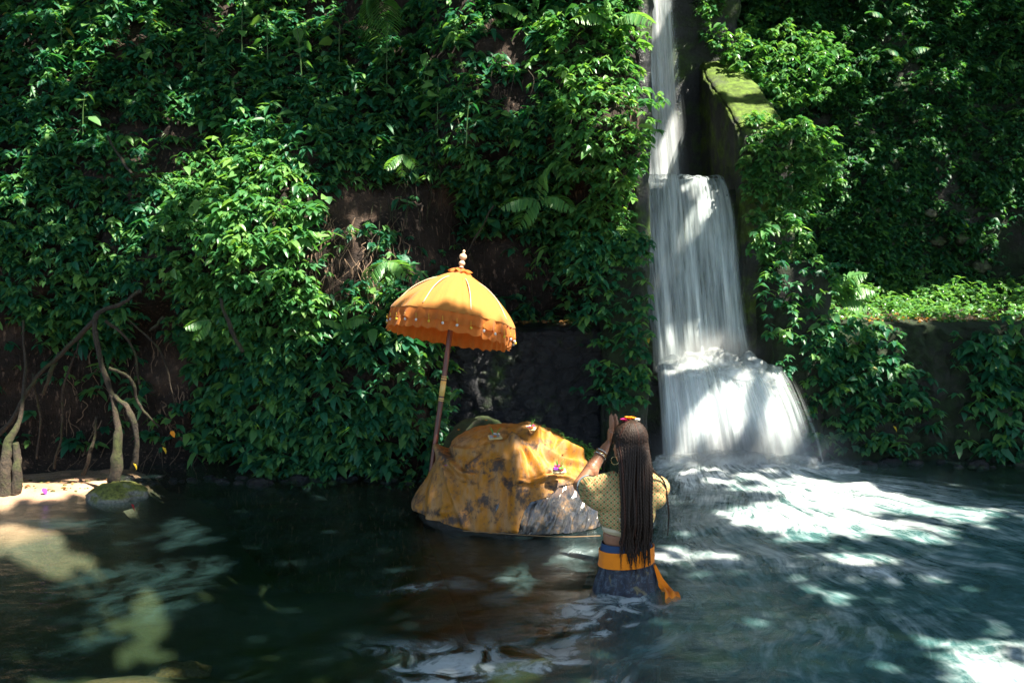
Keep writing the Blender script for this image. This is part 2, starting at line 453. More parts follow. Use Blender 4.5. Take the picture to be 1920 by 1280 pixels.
s1 = q.noise(q.mapping(fl, (1.6, 16, 0)), 1, 5, .6, .3); s2 = q.noise(q.mapping(fl, (5, 60, 0)), 1, 4, .65, .5); s3 = q.noise(p, 7, 6, .65, .8)
st = q.math('ADD', q.math('MULTIPLY', s1, .5), q.math('ADD', q.math('MULTIPLY', s2, .32), q.math('MULTIPLY', s3, .35)))
f1 = q.math('ADD', q.math('MULTIPLY', fo, .95), q.math('MULTIPLY', q.math('SUBTRACT', st, .60), q.math('ADD', q.math('MULTIPLY', fo, 4.5), q.math('MULTIPLY', ae, 2.4))), clamp=True)
f1 = q.math('ADD', f1, q.math('MULTIPLY', crs, q.math('MULTIPLY', q.ramp(s3, (.40, 0.0), (.56, .75)), 1.0)), clamp=True)
milk = q.math('MULTIPLY', ae, q.ramp(st, (.46, .32), (.74, .95)))
body = q.math('ADD', q.math('MAXIMUM', milk, f1), q.ramp(st, (.50, 0.0), (.72, .10)), clamp=True)
dcol = q.mix(f1, (.085, .21, .21), (.82, .86, .86))
bn = q.math('ADD', q.math('MULTIPLY', s3, .6), q.math('MULTIPLY', s2, q.math('ADD', ae, .12)))
fine = q.noise(q.mapping(p, (10, 26, 10)), 1, 4, .6, .6)
bn2 = q.math('ADD', bn, q.math('MULTIPLY', fine, .35))
nrm = q.bump(bn2, .5, .03)
tr = q.n("ShaderNodeBsdfTransparent"); tr.inputs[0].default_value = (.93, .97, .96, 1)
gl = q.n("ShaderNodeBsdfGlossy"); gl.inputs["Roughness"].default_value = .16; gl.inputs[0].default_value = (.75, .85, .88, 1); q.l(nrm, gl.inputs["Normal"])
fr = q.n("ShaderNodeFresnel"); fr.inputs["IOR"].default_value = 1.33; q.l(nrm, fr.inputs["Normal"])
geo = q.n("ShaderNodeNewGeometry")
m1 = q.n("ShaderNodeMixShader"); q.l(q.math('MULTIPLY', fr.outputs[0], q.math('SUBTRACT', 1.0, geo.outputs["Backfacing"])), m1.inputs[0]); q.l(tr.outputs[0], m1.inputs[1]); q.l(gl.outputs[0], m1.inputs[2])
q.set(color=dcol, rough=.35, spec=.4, normal=nrm)
m2 = q.n("ShaderNodeMixShader"); q.l(body, m2.inputs[0]); q.l(m1.outputs[0], m2.inputs[1]); q.l(q.b.outputs[0], m2.inputs[2])
q.l(m2.outputs[0], q.o.inputs[0])
va = q.n("ShaderNodeVolumeAbsorption"); va.inputs[0].default_value = (.66, .68, .54, 1); va.inputs[1].default_value = 1.25
q.l(va.outputs[0], q.o.inputs["Volume"])
WATER = q.m
tag(mesh_np("river_water", V, np.concatenate(Fc), WATER, attrs={"foam": padv(foam), "aer": padv(aer), "crest": padv(crest), "flow": flow}),
    "dark green river pool with white foam spreading from the waterfall", kind='structure')

# ------------------------------------------------------------------ rough masonry blocks
def rough_block(x0, x1, y0, y1, z0, z1, step=.03, amp=.03, seed=0, top=None, rnd=.03, stone=0.0, shear=None):
    nx = max(2, int((x1 - x0) / step)); ny = max(2, int((y1 - y0) / step)); nz = max(2, int((z1 - z0) / step))
    V = []; Fc = []; n = 0
    def face(A, B, fn, flip=False):
        nonlocal n
        a, b = np.meshgrid(np.linspace(0, 1, A + 1), np.linspace(0, 1, B + 1), indexing='ij')
        V.append(np.stack(np.broadcast_arrays(*fn(a, b)), -1).reshape(-1, 3)); f = grid_faces(A + 1, B + 1)
        Fc.append((f[:, ::-1] if flip else f) + n); n += (A + 1) * (B + 1)
    face(nx, nz, lambda a, b: (a, 0 * a, b)); face(nx, nz, lambda a, b: (a, 0 * a + 1, b), True)
    face(ny, nz, lambda a, b: (0 * a, a, b), True); face(ny, nz, lambda a, b: (0 * a + 1, a, b))
    face(nx, ny, lambda a, b: (a, b, 0 * a + 1)); face(nx, ny, lambda a, b: (a, b, 0 * a), True)
    U = np.concatenate(V)
    C = (U - .5) * 2; L = np.array([x1 - x0, y1 - y0, z1 - z0]) / 2
    D = (1 - np.abs(C)) * L                                     # distance to each face
    P = C * L
    for i in range(3):
        for j in range(3):
            if i != j: P[:, i] -= np.sign(C[:, i]) * rnd * np.maximum(0, 1 - D[:, j] / (2.5 * rnd)) ** 2 * (D[:, i] < 1e-6)
    P = P + np.array([(x0 + x1) / 2, (y0 + y1) / 2, (z0 + z1) / 2])
    if top is not None:
        t = np.clip((P[:, 2] - z0) / (z1 - z0), 0, 1); P[:, 2] = z0 + t * (top(P[:, 0], P[:, 1]) - z0)
    if shear is not None:
        dx, dy = shear(P[:, 2]); P[:, 0] += dx; P[:, 1] += dy
    for k in range(3):
        P[:, k] += amp * fbm(P[:, 0] * 5 + k * 9.1, P[:, 1] * 5, P[:, 2] * 5, 4, seed + k) + amp * .35 * fbm(P[:, 0] * 22 + k, P[:, 1] * 22, P[:, 2] * 22, 2, seed + k)
    if stone:
        f1, f2, cid = worley((P[:, 0] + P[:, 1] * .5) * 6.5 + .3 * fbm(P[:, 0] * 5, P[:, 2] * 5, 0, 2, 1), P[:, 2] * 9.0, seed)
        d = stone * (sstep(0.0, .35, f2 - f1) + .5 * cid); P[:, 1] -= d * (U[:, 1] < .01)
    return P, np.concatenate(Fc)
def block(name, m, label, cat, *a, **k):
    P, F = rough_block(*a, **k); o = mesh_np(name, P, F, m)
    return tag(o, label, cat) if cat else tag(o, label, kind='structure')
# left side
block("stone_wall", LAVA, "low black wall of wet lava stones behind the orange parasol", "wall", -.9, .74, 7.28, 7.95, -1.2, 1.06, amp=.025, seed=3, stone=.045, step=.02)
block("stone_pier", MOSSWALL, "flat mossy stone pier at the left edge of the waterfall", "wall", .66, 1.0, 7.15, 8.3, -1.2, 1.50, amp=.018, seed=5, shear=lambda z: (-.012 * (z), 0 * z))
block("channel_wall", WETWALL, "dark wet wall above the pier beside the fall", "wall", .88, 1.05, 7.6, 9.9, 1.3, 5.5, step=.05, amp=.04, seed=8)
# the stepped bed of the fall
block("rock_step", WETWALL, "", None, .95, 2.15, 7.75, 8.7, -1.2, .60, amp=.04, seed=11)
block("rock_face", WETWALL, "", None, .95, 2.05, 8.35, 10.4, -.5, 2.14, amp=.04, step=.05, seed=12)
block("rock_back", WETWALL, "", None, .6, 2.2, 9.75, 10.8, 1.5, 6.5, amp=.07, step=.06, seed=13)
for n_, l_ in (("rock_step", "dark rock step under the lower cascade"), ("rock_face", "dark rock face behind the middle fall"), ("rock_back", "dark wet rock behind the narrow upper fall")):
    bpy.data.objects[n_]["label"] = l_
# right side: parapet that climbs away, buttress, pier, low wall
ptop = lambda x, y: 2.62 + (np.clip(y, 8.2, 9.8) - 8.2) / 1.6 * .82 + .03 * fbm(x * 3, y * 3, 0, 2, 4)
block("mossy_parapet", rock_mat("parapet_moss", (.03, .035, .03), (.05, .055, .045), moss=-.02, rough=.8, mosscol=(.10, .17, .016), flat_moss=.2), "slanting parapet with a bright moss top right of the upper fall", "wall",
      1.86, 2.30, 8.15, 10.3, -1.0, 2.62, amp=.03, seed=21, top=ptop, shear=lambda z: (-.05 * (z - 2.0), 0 * z))
block("mossy_pier", MOSSWALL, "square mossy stone pier right of the lower cascade", "wall", 2.02, 2.50, 7.72, 8.35, -1.2, 1.54, amp=.03, seed=25, rnd=.05)
block("retaining_wall", MOSSWALL, "long low retaining wall under the green ledge at the right", "wall", 2.40, 9.5, 7.92, 8.5, -1.2, 1.04, step=.045, amp=.035, seed=31, stone=.06, shear=lambda z: (0 * z, -.22 * (1.0 - z)))
xs = np.arange(2.35, 10.5, .06); ys = np.arange(8.2, 11.2, .06); X, Y = np.meshgrid(xs, ys, indexing='ij')
Z = 1.02 + .05 * (Y - 8.2) + .03 * fbm(X * 2, Y * 2, 0, 3, 3)
tag(mesh_np("ledge_ground", np.stack([X, Y, Z], -1).reshape(-1, 3), grid_faces(len(xs), len(ys)), SOIL), "flat earth ledge behind the retaining wall", kind='structure')
# pale boulders set in the slope
for i, (px, py, r) in enumerate([(1742, 400, .055), (1755, 452, .06), (1800, 448, .065), (1672, 455, .035), (1640, 395, .05), (1770, 478, .05), (1835, 500, .08), (1806, 414, .03)]):
    P = surf_point(RB, np.array([px]), np.array([py]))[0]
    V, F = ell_geo((0, 0, 0), (r * 1.15, r * .7, r * .8), 28, noise=.5, ns=2.0, seed=i * 3 + 1)
    o = mesh_np("embedded_stone", V, F, PALEROCK); o.location = (P[0], P[1] - .06, P[2])
    tag(o, ["pale round stone high in the creepers, nearest the slope's middle", "flat pale stone just under the highest round one", "broad pale stone right of the flat one", "small pale stone left of the flat one", "dull stone furthest left among the creepers",
            "dim stone under the flat pale one", "largest pale stone low at the shaded right end", "tiny stone right of the highest round one"][i], "stone", "pale stones bedded in the right slope")

# ------------------------------------------------------------------ waterfall
def depth_x(px, y, z): return (px - 960) / FPX * (y * cp - (z - CAMZ) * sp_)
def sheet_mat(name, dens, col=(.72, .86, .89), seed=0.0, k=15):
    q = N(name); uv = q.attr("fuv", True)
    u, v, e = q.sep(uv)
    a = q.noise(q.mapping(uv, (k, .9, 0), loc=(seed, seed, 0)), 1, 4, .6, .12); b = q.noise(q.mapping(uv, (k * 4.5, 1.1, 0), loc=(seed, 3, 0)), 1, 4, .65, .08)
    s = q.math('ADD', q.math('MULTIPLY', a, .78), q.math('MULTIPLY', b, .25))
    al = q.math('ADD', q.math('MULTIPLY', q.math('SUBTRACT', s, .5), 3.4), dens)
    al = q.math('MULTIPLY', q.math('MINIMUM', q.math('MAXIMUM', al, 0.0), 1.0), e)
    c = q.mix(q.ramp(s, (.38, 0.0), (.7, 1.0)), tuple(x * .68 for x in col), tuple(min(.95, x * 1.2) for x in col))
    q.set(color=c, rough=.45, spec=.35, normal=q.bump(s, .35, .03)); q.translucent(c, .35)
    tr = q.n("ShaderNodeBsdfTransparent"); mx = q.n("ShaderNodeMixShader")
    pr = q.o.inputs[0].links[0].from_socket
    q.l(al, mx.inputs[0]); q.l(tr.outputs[0], mx.inputs[1]); q.l(pr, mx.inputs[2]); q.l(mx.outputs[0], q.o.inputs[0])
    return q.m
def sheet(name, prof, edges, m, parent, off=0.0, amp=.03, seed=0, nu=150, nv=110, fade=(.08, .10), k=9, endfade=.0, topfade=.0):
    """prof: (y, z) down the flow; edges: (left px, right px) for each profile point"""
    P = spline(np.array(prof, float), 12); E = spline(np.array(edges, float), 12)
    s = np.concatenate([[0], np.cumsum(np.hypot(*np.diff(P, axis=0).T))]); L = s[-1]; s /= L
    t = np.linspace(0, 1, nv)
    y = np.interp(t, s, P[:, 0]); z = np.interp(t, s, P[:, 1]); xl = depth_x(np.interp(t, s, E[:, 0]), y, z); xr = depth_x(np.interp(t, s, E[:, 1]), y, z)
    u = np.linspace(0, 1, nu)[:, None]; X = xl + (xr - xl) * u; Wd = u * np.mean(xr - xl) + .015 * fbm(u * 6, t * 1.2, seed, 2, seed) + 0 * X
    rib = fbm(Wd * k * 1.2, t * L * .25, 0, 3, seed) + .15 * fbm(Wd * k * 4, t * L * .4, 0, 2, seed + 3)
    rnd = .10 * (1 - np.sqrt(np.clip(1 - (2 * u - 1) ** 6, 0, 1)))
    Yy = y - off - .6 * amp * rib + rnd + 0 * X; Zz = z + .35 * amp * rib + 0 * X + off * .3
    ed = sstep(0, fade[0], u + .03 * rib) * sstep(0, fade[1], 1 - u + .03 * rib) + 0 * X
    if endfade: ed = ed * sstep(1.0, 1 - endfade, t + .06 * rib)
    if topfade: ed = ed * sstep(0, topfade, t + .05 * rib)
    uv = np.stack([Wd, np.broadcast_to(t * L, X.shape), ed], -1)
    return mesh_np(name, np.stack([X, Yy, Zz], -1).reshape(-1, 3), grid_faces(nu, nv), m, parent, attrs={"fuv": uv.reshape(-1, 3)})
fall = bpy.data.objects.new("waterfall", None); COL.objects.link(fall); tag(fall, "white waterfall dropping in three steps between mossy walls", kind='structure')
WA = sheet_mat("falling_water", .50); WB = sheet_mat("falling_veil", .30, seed=4.4, k=20); WC = sheet_mat("falling_foam", .85, (.80, .89, .91), 8.1, 12); WE = sheet_mat("loose_strands", .12, (.72, .8, .8), 5.2, 24); WD = sheet_mat("thin_strands", .12, (.75, .8, .8), 2.2, 26)
up = [(9.55, 5.8), (9.5, 4.6), (9.45, 3.4), (9.4, 2.2)]
upe = [(1172, 1246), (1178, 1252), (1184, 1264), (1198, 1284)]
sheet("upper_fall", up, [(a, b + 10) for a, b in upe], WC, fall, 0, .03, 1, nu=80, fade=(.1, .3)); sheet("upper_fall", up, [(a - 3, b + 14) for a, b in upe], WB, fall, .07, .04, 2, nu=80, fade=(.2, .4))
lip = [(9.45, 2.25), (8.9, 2.245), (8.55, 2.235), (8.40, 2.19), (8.29, 2.02), (8.22, 1.75), (8.16, 1.3), (8.1, .9), (8.06, .62)]
lie = [(1198, 1330), (1200, 1345), (1203, 1358), (1203, 1368), (1203, 1378), (1205, 1386), (1212, 1394), (1221, 1402), (1226, 1408)]
sheet("middle_fall", lip, lie, WA, fall, 0, .035, 3, nu=200, nv=160, fade=(.03, .05)); sheet("middle_fall", lip, lie, WB, fall, .07, .05, 4, nu=200, nv=160, fade=(.06, .1), topfade=.2)
low = [(8.2, .60), (8.0, .69), (7.85, .70), (7.68, .66), (7.56, .55), (7.48, .38), (7.42, .15), (7.36, -.05)]
loe = [(1228, 1420), (1227, 1440), (1228, 1458), (1229, 1474), (1231, 1490), (1234, 1510), (1237, 1530), (1238, 1546)]
sheet("lower_fall", low, loe, WC, fall, 0, .045, 5, nu=220, nv=120, fade=(.02, .22), k=7); sheet("lower_fall", low, [(a + 2, b + 8) for a, b in loe], WB, fall, .08, .06, 6, nu=220, nv=120, fade=(.05, .3), topfade=.2)
sheet("lower_fall", low, [(a + 4, b - 30) for a, b in loe], WC, fall, .05, .07, 9, nu=200, nv=120, fade=(.05, .2), topfade=.1, k=6)
sheet("lower_fall", [(7.98, .62), (7.8, .72), (7.62, .66), (7.48, .48), (7.4, .25), (7.34, -.04)], [(1330, 1462), (1345, 1482), (1370, 1500), (1395, 1522), (1410, 1545), (1420, 1566)], WE, fall, .04, .05, 14, nu=160, nv=110, fade=(.3, .35), topfade=.15)
sheet("middle_fall", [(8.4, 2.2), (8.3, 1.95), (8.22, 1.5), (8.14, 1.0), (8.0, .72), (7.85, .66)], [(1260, 1372), (1262, 1386), (1268, 1398), (1270, 1412), (1262, 1430), (1250, 1450)], WE, fall, .05, .05, 16, nu=160, nv=110, fade=(.3, .2), topfade=.15)
# churned foam where each step lands
q = N("foam_mound"); f0 = q.noise(q.pos(), 9, 5); q.set(color=(.8, .85, .85), rough=.6, normal=q.bump(f0, .4, .03)); q.translucent((.8, .85, .85), .4)
lw = q.n("ShaderNodeLayerWeight"); lw.inputs[0].default_value = .35
tr = q.n("ShaderNodeBsdfTransparent"); mx = q.n("ShaderNodeMixShader"); pr = q.o.inputs[0].links[0].from_socket
q.l(q.math('MULTIPLY', q.math('SUBTRACT', 1.0, lw.outputs[1]), q.ramp(f0, (.38, .15), (.62, .9)), clamp=True), mx.inputs[0]); q.l(tr.outputs[0], mx.inputs[1]); q.l(pr, mx.inputs[2]); q.l(mx.outputs[0], q.o.inputs[0])
FOAM = q.m
for (px, Yq, z, rx, rz) in [(1262, 7.92, .68, .14, .10), (1300, 7.86, .70, .15, .12), (1345, 7.86, .70, .17, .15), (1400, 7.85, .68, .16, .14), (1445, 7.8, .62, .14, .11), (1300, 7.7, .64, .22, .07), (1380, 7.68, .64, .24, .09), (1440, 7.66, .6, .14, .09), (1290, 7.3, .02, .3, .10), (1380, 7.26, .02, .34, .13), (1470, 7.24, .02, .3, .10), (1545, 7.2, .0, .24, .06)]:
    x = depth_x(px, Yq, z); V, F = ell_geo((x, Yq, z), (rx, .16, rz), 40, noise=.35, ns=2.5, seed=int(px)); mesh_np("foam_mound", V, F, FOAM, fall)
# threads of water down the lava wall
for px, y0, y1 in ((1026, 625, 800), (985, 672, 750)):
    a = at(px, y0, 7.2); b = at(px + 3, y1, 7.17); tube("water_thread", [a, (a + b) / 2 + [.003, 0, 0], b], [.001, .003, .006], WD if False else WA, fall, k=6)

# ------------------------------------------------------------------ foliage
def leaf_template(w=.32, fold=.10, droop=.28):
    t = np.array([0, .28, .66, 1.0]); hw = np.array([.05, w, w * .72, .012])
    V = []
    for i in range(4):
        for s in (-1, 0, 1): V.append((t[i] - (.04 if s else 0) * (i == 1), s * hw[i], (fold * hw[i] / w if s else 0) - droop * t[i] ** 2))
    return np.array(V), grid_faces(4, 3)
LT = leaf_template(.27, .09, .32); LH = leaf_template(.42, .08, .22); LN = leaf_template(.15, .05, .25)
def frames(D, roll):
    up = np.array([0, 0, 1.0]); Yv = np.cross(np.broadcast_to(up, D.shape), D); Yv /= np.linalg.norm(Yv, axis=-1)[..., None] + 1e-9
    Zv = np.cross(D, Yv); c, s = np.cos(roll)[..., None], np.sin(roll)[..., None]
    Y2 = c * Yv + s * Zv; Z2 = -s * Yv + c * Zv
    return np.stack([D, Y2, Z2], -2)                 # rows: local axes in the world
def leaves(O, D, S, tpl=LT, roll=None, var=None):
    O = np.asarray(O, float); D = np.asarray(D, float); D = D / (np.linalg.norm(D, axis=-1)[:, None] + 1e-9); n = len(O)
    roll = RNG.normal(0, .3, n) if roll is None else roll
    T, Fq = tpl; R = frames(D, roll)
    V = O[:, None, :] + np.einsum('vk,nkj->nvj', T, R) * np.asarray(S).reshape(-1, 1, 1)
    F = Fq[None] + (np.arange(n) * len(T))[:, None, None]
    var = RNG.random(n) if var is None else var
    return V.reshape(-1, 3), F.reshape(-1, 4), np.repeat(var, len(T))
def sprigs(P, Nn, size, k=(4, 7), tpl=LT, spread=2.2, drop=(-.05, .6), varc=None):
    """whorls of drooping leaves at P facing out along Nn"""
    n = len(P); kk = RNG.integers(k[0], k[1] + 1, n); idx = np.repeat(np.arange(n), kk)
    az0 = np.arctan2(Nn[:, 1], Nn[:, 0])[idx] + RNG.uniform(-spread, spread, len(idx))
    dp = RNG.uniform(*drop, len(idx)); D = np.stack([np.cos(az0) * np.cos(dp), np.sin(az0) * np.cos(dp), -np.sin(dp)], -1)
    S = np.asarray(size)[idx] * RNG.uniform(.65, 1.15, len(idx))
    O = P[idx] + RNG.normal(0, .12, (len(idx), 3)) * S[:, None]
    vc = RNG.random(n) if varc is None else varc
    v = np.clip(vc[idx] * .6 + RNG.random(len(idx)) * .4, 0, 1)
    return leaves(O, D, S, tpl, var=v)
def blob(px, py, B):
    r = np.zeros(np.shape(px))
    for (x, y, rx, ry, a) in B: r = np.maximum(r, a * np.exp(-(((px - x) / rx) ** 2 + ((py - y) / ry) ** 2) ** 2))
    return r
def inpoly(px, py, poly):
    c = np.zeros(np.shape(px), bool); n = len(poly); j = n - 1
    for i in range(n):
        xi, yi = poly[i]; xj, yj = poly[j]
        if yi != yj: c ^= ((yi > py) != (yj > py)) & (px < (xj - xi) * (py - yi) / (yj - yi) + xi)
        j = i
    return c
def scatter(F, box, n, dens, size, off=(.01, .16), clump=(1.6, .5), seed=0, xlim=(-99, 99), ylim=0):
    px = RNG.uniform(box[0], box[2], n); py = RNG.uniform(box[1], box[3], n)
    P = surf_point(F, px, py); x, z = P[:, 0], P[:, 2]
    Nn = surf_normal(F, x, z)
    cl = fbm(x * clump[0], z * clump[0] * 1.6, 0, 3, seed + 71); cl2 = fbm(x * 4, z * 6, 0, 2, seed + 75)
    d = dens(px, py) * sstep(-clump[1] - .15, -clump[1] * .2 + .15, cl + .35 * cl2)
    keep = (RNG.random(n) < d) & (x > xlim[0]) & (x < xlim[1]) & (z > .02)
    P, Nn, px, py, cl, cl2 = P[keep], Nn[keep], px[keep], py[keep], cl[keep], cl2[keep]
    o = RNG.uniform(off[0], off[1], len(P)) * (.6 + np.clip(cl, 0, 1)) + .13 * np.clip(cl2, -.2, 1) + np.clip(cl, 0, 1) * .10
    P = P + Nn * o[:, None]
    S = size(px, py) * RNG.choice([.62, .8, 1.0, 1.0, 1.25, 1.5], len(P)) * RNG.uniform(.85, 1.15, len(P))
    return P, Nn, S, px, py
def foliage(name, m, groups, **k):
    s = Soup()
    for V, F, a in groups: s.add(V, F, a)
    return s.build(name, m, smooth=False)
# --- left bank
bareL = [(640, 500, 105, 85, .93), (900, 500, 150, 95, 1.0), (780, 430, 60, 45, .7), (1080, 350, 38, 36, .9), (300, 640, 75, 130, .97), (400, 780, 60, 130, .8), (250, 880, 300, 60, 1), (120, 760, 240, 110, .93), (40, 640, 80, 60, .5),
         (700, 610, 50, 25, .7), (215, 225, 25, 30, .8), (190, 420, 30, 30, .6), (620, 360, 60, 22, .6), (520, 590, 20, 40, .4), (640, 720, 35, 25, .5), (980, 640, 180, 35, 1), (985, 740, 175, 95, .98), (1010, 130, 40, 20, .4)]
def densL(px, py):
    d = 1 - blob(px, py, bareL)
    d = d * (1 - sstep(835, 870, py + 12 * np.sin(px * .03)))
    d = np.where((px > 830) & (py > 605), d * .10, d)
    d = np.where((py > 600) & (px < 360), d * .30, d)
    return np.where(px > 1150, np.where(py > 505, 0, d), d)
sizeL = lambda px, py: .056 + .020 * sstep(500, 800, py) + .0 * px
P, Nn, S, px, py = scatter(LB, (-500, -420, 1215, 900), 46000, densL, sizeL, seed=1, xlim=(-99, XR - .02))
shrub_col = [(330, 300), (520, 290), (590, 400), (560, 480), (640, 590), (560, 650), (380, 640), (320, 430)]
shrub_low = [(370, 640), (600, 610), (700, 600), (850, 590), (850, 860), (560, 905), (370, 870)]
vine_fall = [(1030, 40), (1215, 30), (1215, 520), (1040, 520), (1060, 300)]
k1, k2, k3 = inpoly(px, py, shrub_col), inpoly(px, py, shrub_low), inpoly(px, py, vine_fall)
S = np.where(k3, S * .78, S); S = np.where(k2, S * .85, S)
def grow(sel, **k): return sprigs(P[sel], Nn[sel], S[sel], **k)
rest = ~(k1 | k2 | k3)
u_ = RNG.random(len(P)); a1, a2, a3 = rest & (u_ < .74), rest & (u_ >= .74) & (u_ < .88), rest & (u_ >= .88)
tag(foliage("creeper_foliage", LEAF, [grow(a1), sprigs(P[a2], Nn[a2], S[a2] * 1.15, tpl=LH, k=(3, 4)), sprigs(P[a3], Nn[a3], S[a3] * 1.5, tpl=LN, k=(5, 8), drop=(-.4, .9))]), "dense dark green creeper leaves covering the left bank", kind='stuff')
def add_layer(base, box, n, poly, F, off, size, seed, m, name, label, cat, dens=None, k=(4, 7), drop=(-.05, .6), xlim=(-99, 99), tpl=LT, clump=(2.2, .55)):
    D = (lambda a, b: inpoly(a, b, poly).astype(float)) if dens is None else (lambda a, b: inpoly(a, b, poly) * dens(a, b))
    p2, n2, s2, _, _ = scatter(F, box, n, D, size, off=off, seed=seed, xlim=xlim, clump=clump)
    g = [sprigs(p2, n2, s2, k=k, drop=drop, tpl=tpl)] + ([base] if base is not None else [])
    o = foliage(name, m, g)
    return tag(o, label, cat) if cat != 'stuff' else tag(o, label, kind='stuff')
add_layer(grow(k1), (320, 280, 650, 660), 900, shrub_col, LB, (.05, .22), lambda a, b: .070 + 0 * a, 5, LEAF_LIT, "leafy_shrub", "sunlit leafy shrub spilling down the middle of the left bank", "shrub", clump=(2.2, 1.0))
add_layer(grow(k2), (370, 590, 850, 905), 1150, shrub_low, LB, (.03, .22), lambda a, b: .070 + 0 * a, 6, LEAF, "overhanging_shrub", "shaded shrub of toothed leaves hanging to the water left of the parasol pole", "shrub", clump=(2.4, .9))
add_layer(grow(k3), (1030, 30, 1215, 520), 900, vine_fall, LB, (.04, .22), lambda a, b: .060 + 0 * a, 7, LEAF_LIT, "climbing_vine", "sunlit climbing vine hanging beside the upper left edge of the fall", "vine", xlim=(-9, XR + .02), clump=(3, .9))
# vine on the left pier
PF = lambda x, z: 7.12 + 0 * x
bl = [(1150, 520, 40, 60, .8), (1170, 650, 40, 50, .5), (1120, 700, 30, 60, .35), (1190, 470, 40, 40, 1), (1110, 480, 60, 60, 1), (1120, 560, 50, 45, .7), (1195, 600, 28, 50, .8), (1140, 640, 40, 14, .7), (1190, 715, 32, 50, .9), (1150, 730, 40, 30, .8), (1180, 540, 30, 40, .3), (940, 745, 22, 18, .8), (1110, 590, 30, 30, .6)]
p2, n2, s2, _, _ = scatter(PF, (1040, 430, 1222, 775), 1100, lambda a, b: blob(a, b, bl) * .8, lambda a, b: .054 + 0 * a, off=(.0, .08), seed=9, clump=(5, 1.2))
tag(foliage("pier_vine", LEAF, [sprigs(p2, n2, s2)]), "sparse vine clinging to the mossy pier left of the cascade", "vine")
# --- right slope
bareR = [(1900, 470, 60, 100, 1), (1850, 520, 50, 50, .9), (1745, 400, 18, 14, 1), (1760, 452, 25, 14, 1), (1800, 448, 25, 18, 1), (1770, 430, 90, 50, .35), (1500, 200, 30, 16, .9), (1430, 75, 70, 60, .35), (1835, 500, 30, 25, 1), (1560, 300, 50, 30, .3)]
densR = lambda px, py: (1 - blob(px, py, bareR)) * (px > 1290)
sizeR = lambda px, py: .050 + .010 * sstep(200, 0, py)
P, Nn, S, px, py = scatter(RB, (1290, -330, 2400, 560), 60000, densR, sizeR, off=(.0, .13), seed=14, xlim=(1.9, 99), clump=(1.5, .75))
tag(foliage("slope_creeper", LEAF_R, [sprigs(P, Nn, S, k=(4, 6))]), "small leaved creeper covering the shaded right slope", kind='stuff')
lit = [(1400, 60), (1560, 70), (1590, 130), (1540, 200), (1420, 200), (1380, 140)]
SF = lambda x, z: 9.7 + .35 * (z - 3.2) + .25 * fbm(x * 2, z * 2, 0, 3, 2)
add_layer(None, (1360, 50, 1600, 220), 1100, lit, SF, (0, .3), lambda a, b: .056 + 0 * a, 19, LEAF_LIT, "ledge_shrub", "bright yellow green shrub lit up behind the mossy parapet", "shrub", clump=(3, 1.0))
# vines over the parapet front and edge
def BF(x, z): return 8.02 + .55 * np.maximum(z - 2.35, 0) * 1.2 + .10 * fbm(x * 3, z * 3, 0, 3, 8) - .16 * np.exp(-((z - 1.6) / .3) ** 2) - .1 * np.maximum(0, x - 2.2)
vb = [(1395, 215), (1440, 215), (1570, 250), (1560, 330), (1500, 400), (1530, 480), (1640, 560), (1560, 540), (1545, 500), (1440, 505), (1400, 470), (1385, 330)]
add_layer(None, (1370, 200, 1650, 570), 2300, vb, BF, (0, .16), lambda a, b: .054 + 0 * a, 23, LEAF_LIT, "parapet_vine", "sunlit vine pouring over the parapet down to the square pier", "vine", clump=(3.5, .8))
tp = [(1300, 0), (1345, 0), (1365, 90), (1400, 160), (1350, 130), (1310, 70)]
add_layer(None, (1290, -60, 1420, 170), 420, [(1290, -60), (1350, -60), (1365, 90), (1400, 150), (1350, 125), (1310, 70)], lambda x, z: 9.75 + 0 * x, (0, .2), lambda a, b: .058 + 0 * a, 24, LEAF_LIT, "hanging_vine", "vine hanging down to the top end of the mossy parapet", "vine", clump=(3, 1.0))
PR = lambda x, z: 7.66 + .06 * fbm(x * 4, z * 4, 0, 2, 4)
bl2 = [(1500, 580, 45, 60, .45), (1540, 640, 25, 90, .5), (1520, 700, 40, 60, .35), (1525, 500, 40, 18, .8), (1470, 760, 30, 30, .5), (1455, 540, 35, 50, 1), (1490, 620, 30, 50, .5), (1475, 690, 25, 30, .4), (1560, 500, 30, 20, .5), (1450, 600, 20, 40, .8)]
p2, n2, s2, _, _ = scatter(PR, (1415, 480, 1600, 800), 700, lambda a, b: blob(a, b, bl2), lambda a, b: .056 + 0 * a, off=(.0, .1), seed=29, clump=(5, 1.0))
tag(foliage("pier_creeper", LEAF, [sprigs(p2, n2, s2)]), "creeper on the upper left corner of the square mossy pier", "vine")
WF = lambda x, z: 7.88 - .22 * (1.0 - z) + .08 * fbm(x * 2, z * 2, 0, 3, 4)
bl3 = [(1660, 700, 90, 60, .6), (1600, 800, 90, 60, .8), (1760, 800, 60, 60, .5), (1850, 640, 60, 30, .6), (1590, 720, 75, 115, .95), (1560, 640, 60, 50, .8), (1700, 760, 90, 70, .55), (1640, 650, 50, 40, .7), (1890, 690, 90, 75, .95), (1860, 800, 60, 60, .5), (1540, 800, 40, 50, .8), (2050, 740, 140, 120, .9), (1690, 820, 40, 40, .4), (1780, 690, 40, 20, .3)]
p2, n2, s2, pa, pb = scatter(WF, (1480, 590, 2250, 870), 3600, lambda a, b: blob(a, b, bl3) * .8, lambda a, b: .066 + .02 * sstep(1750, 1850, a), off=(.02, .2), seed=33, clump=(3, .7))
w1 = pa < 1790
tag(foliage("wall_creeper", LEAF, [sprigs(p2[w1], n2[w1], s2[w1])]), "creeper dappled with sun hanging over the low wall beside the cascade", "vine")
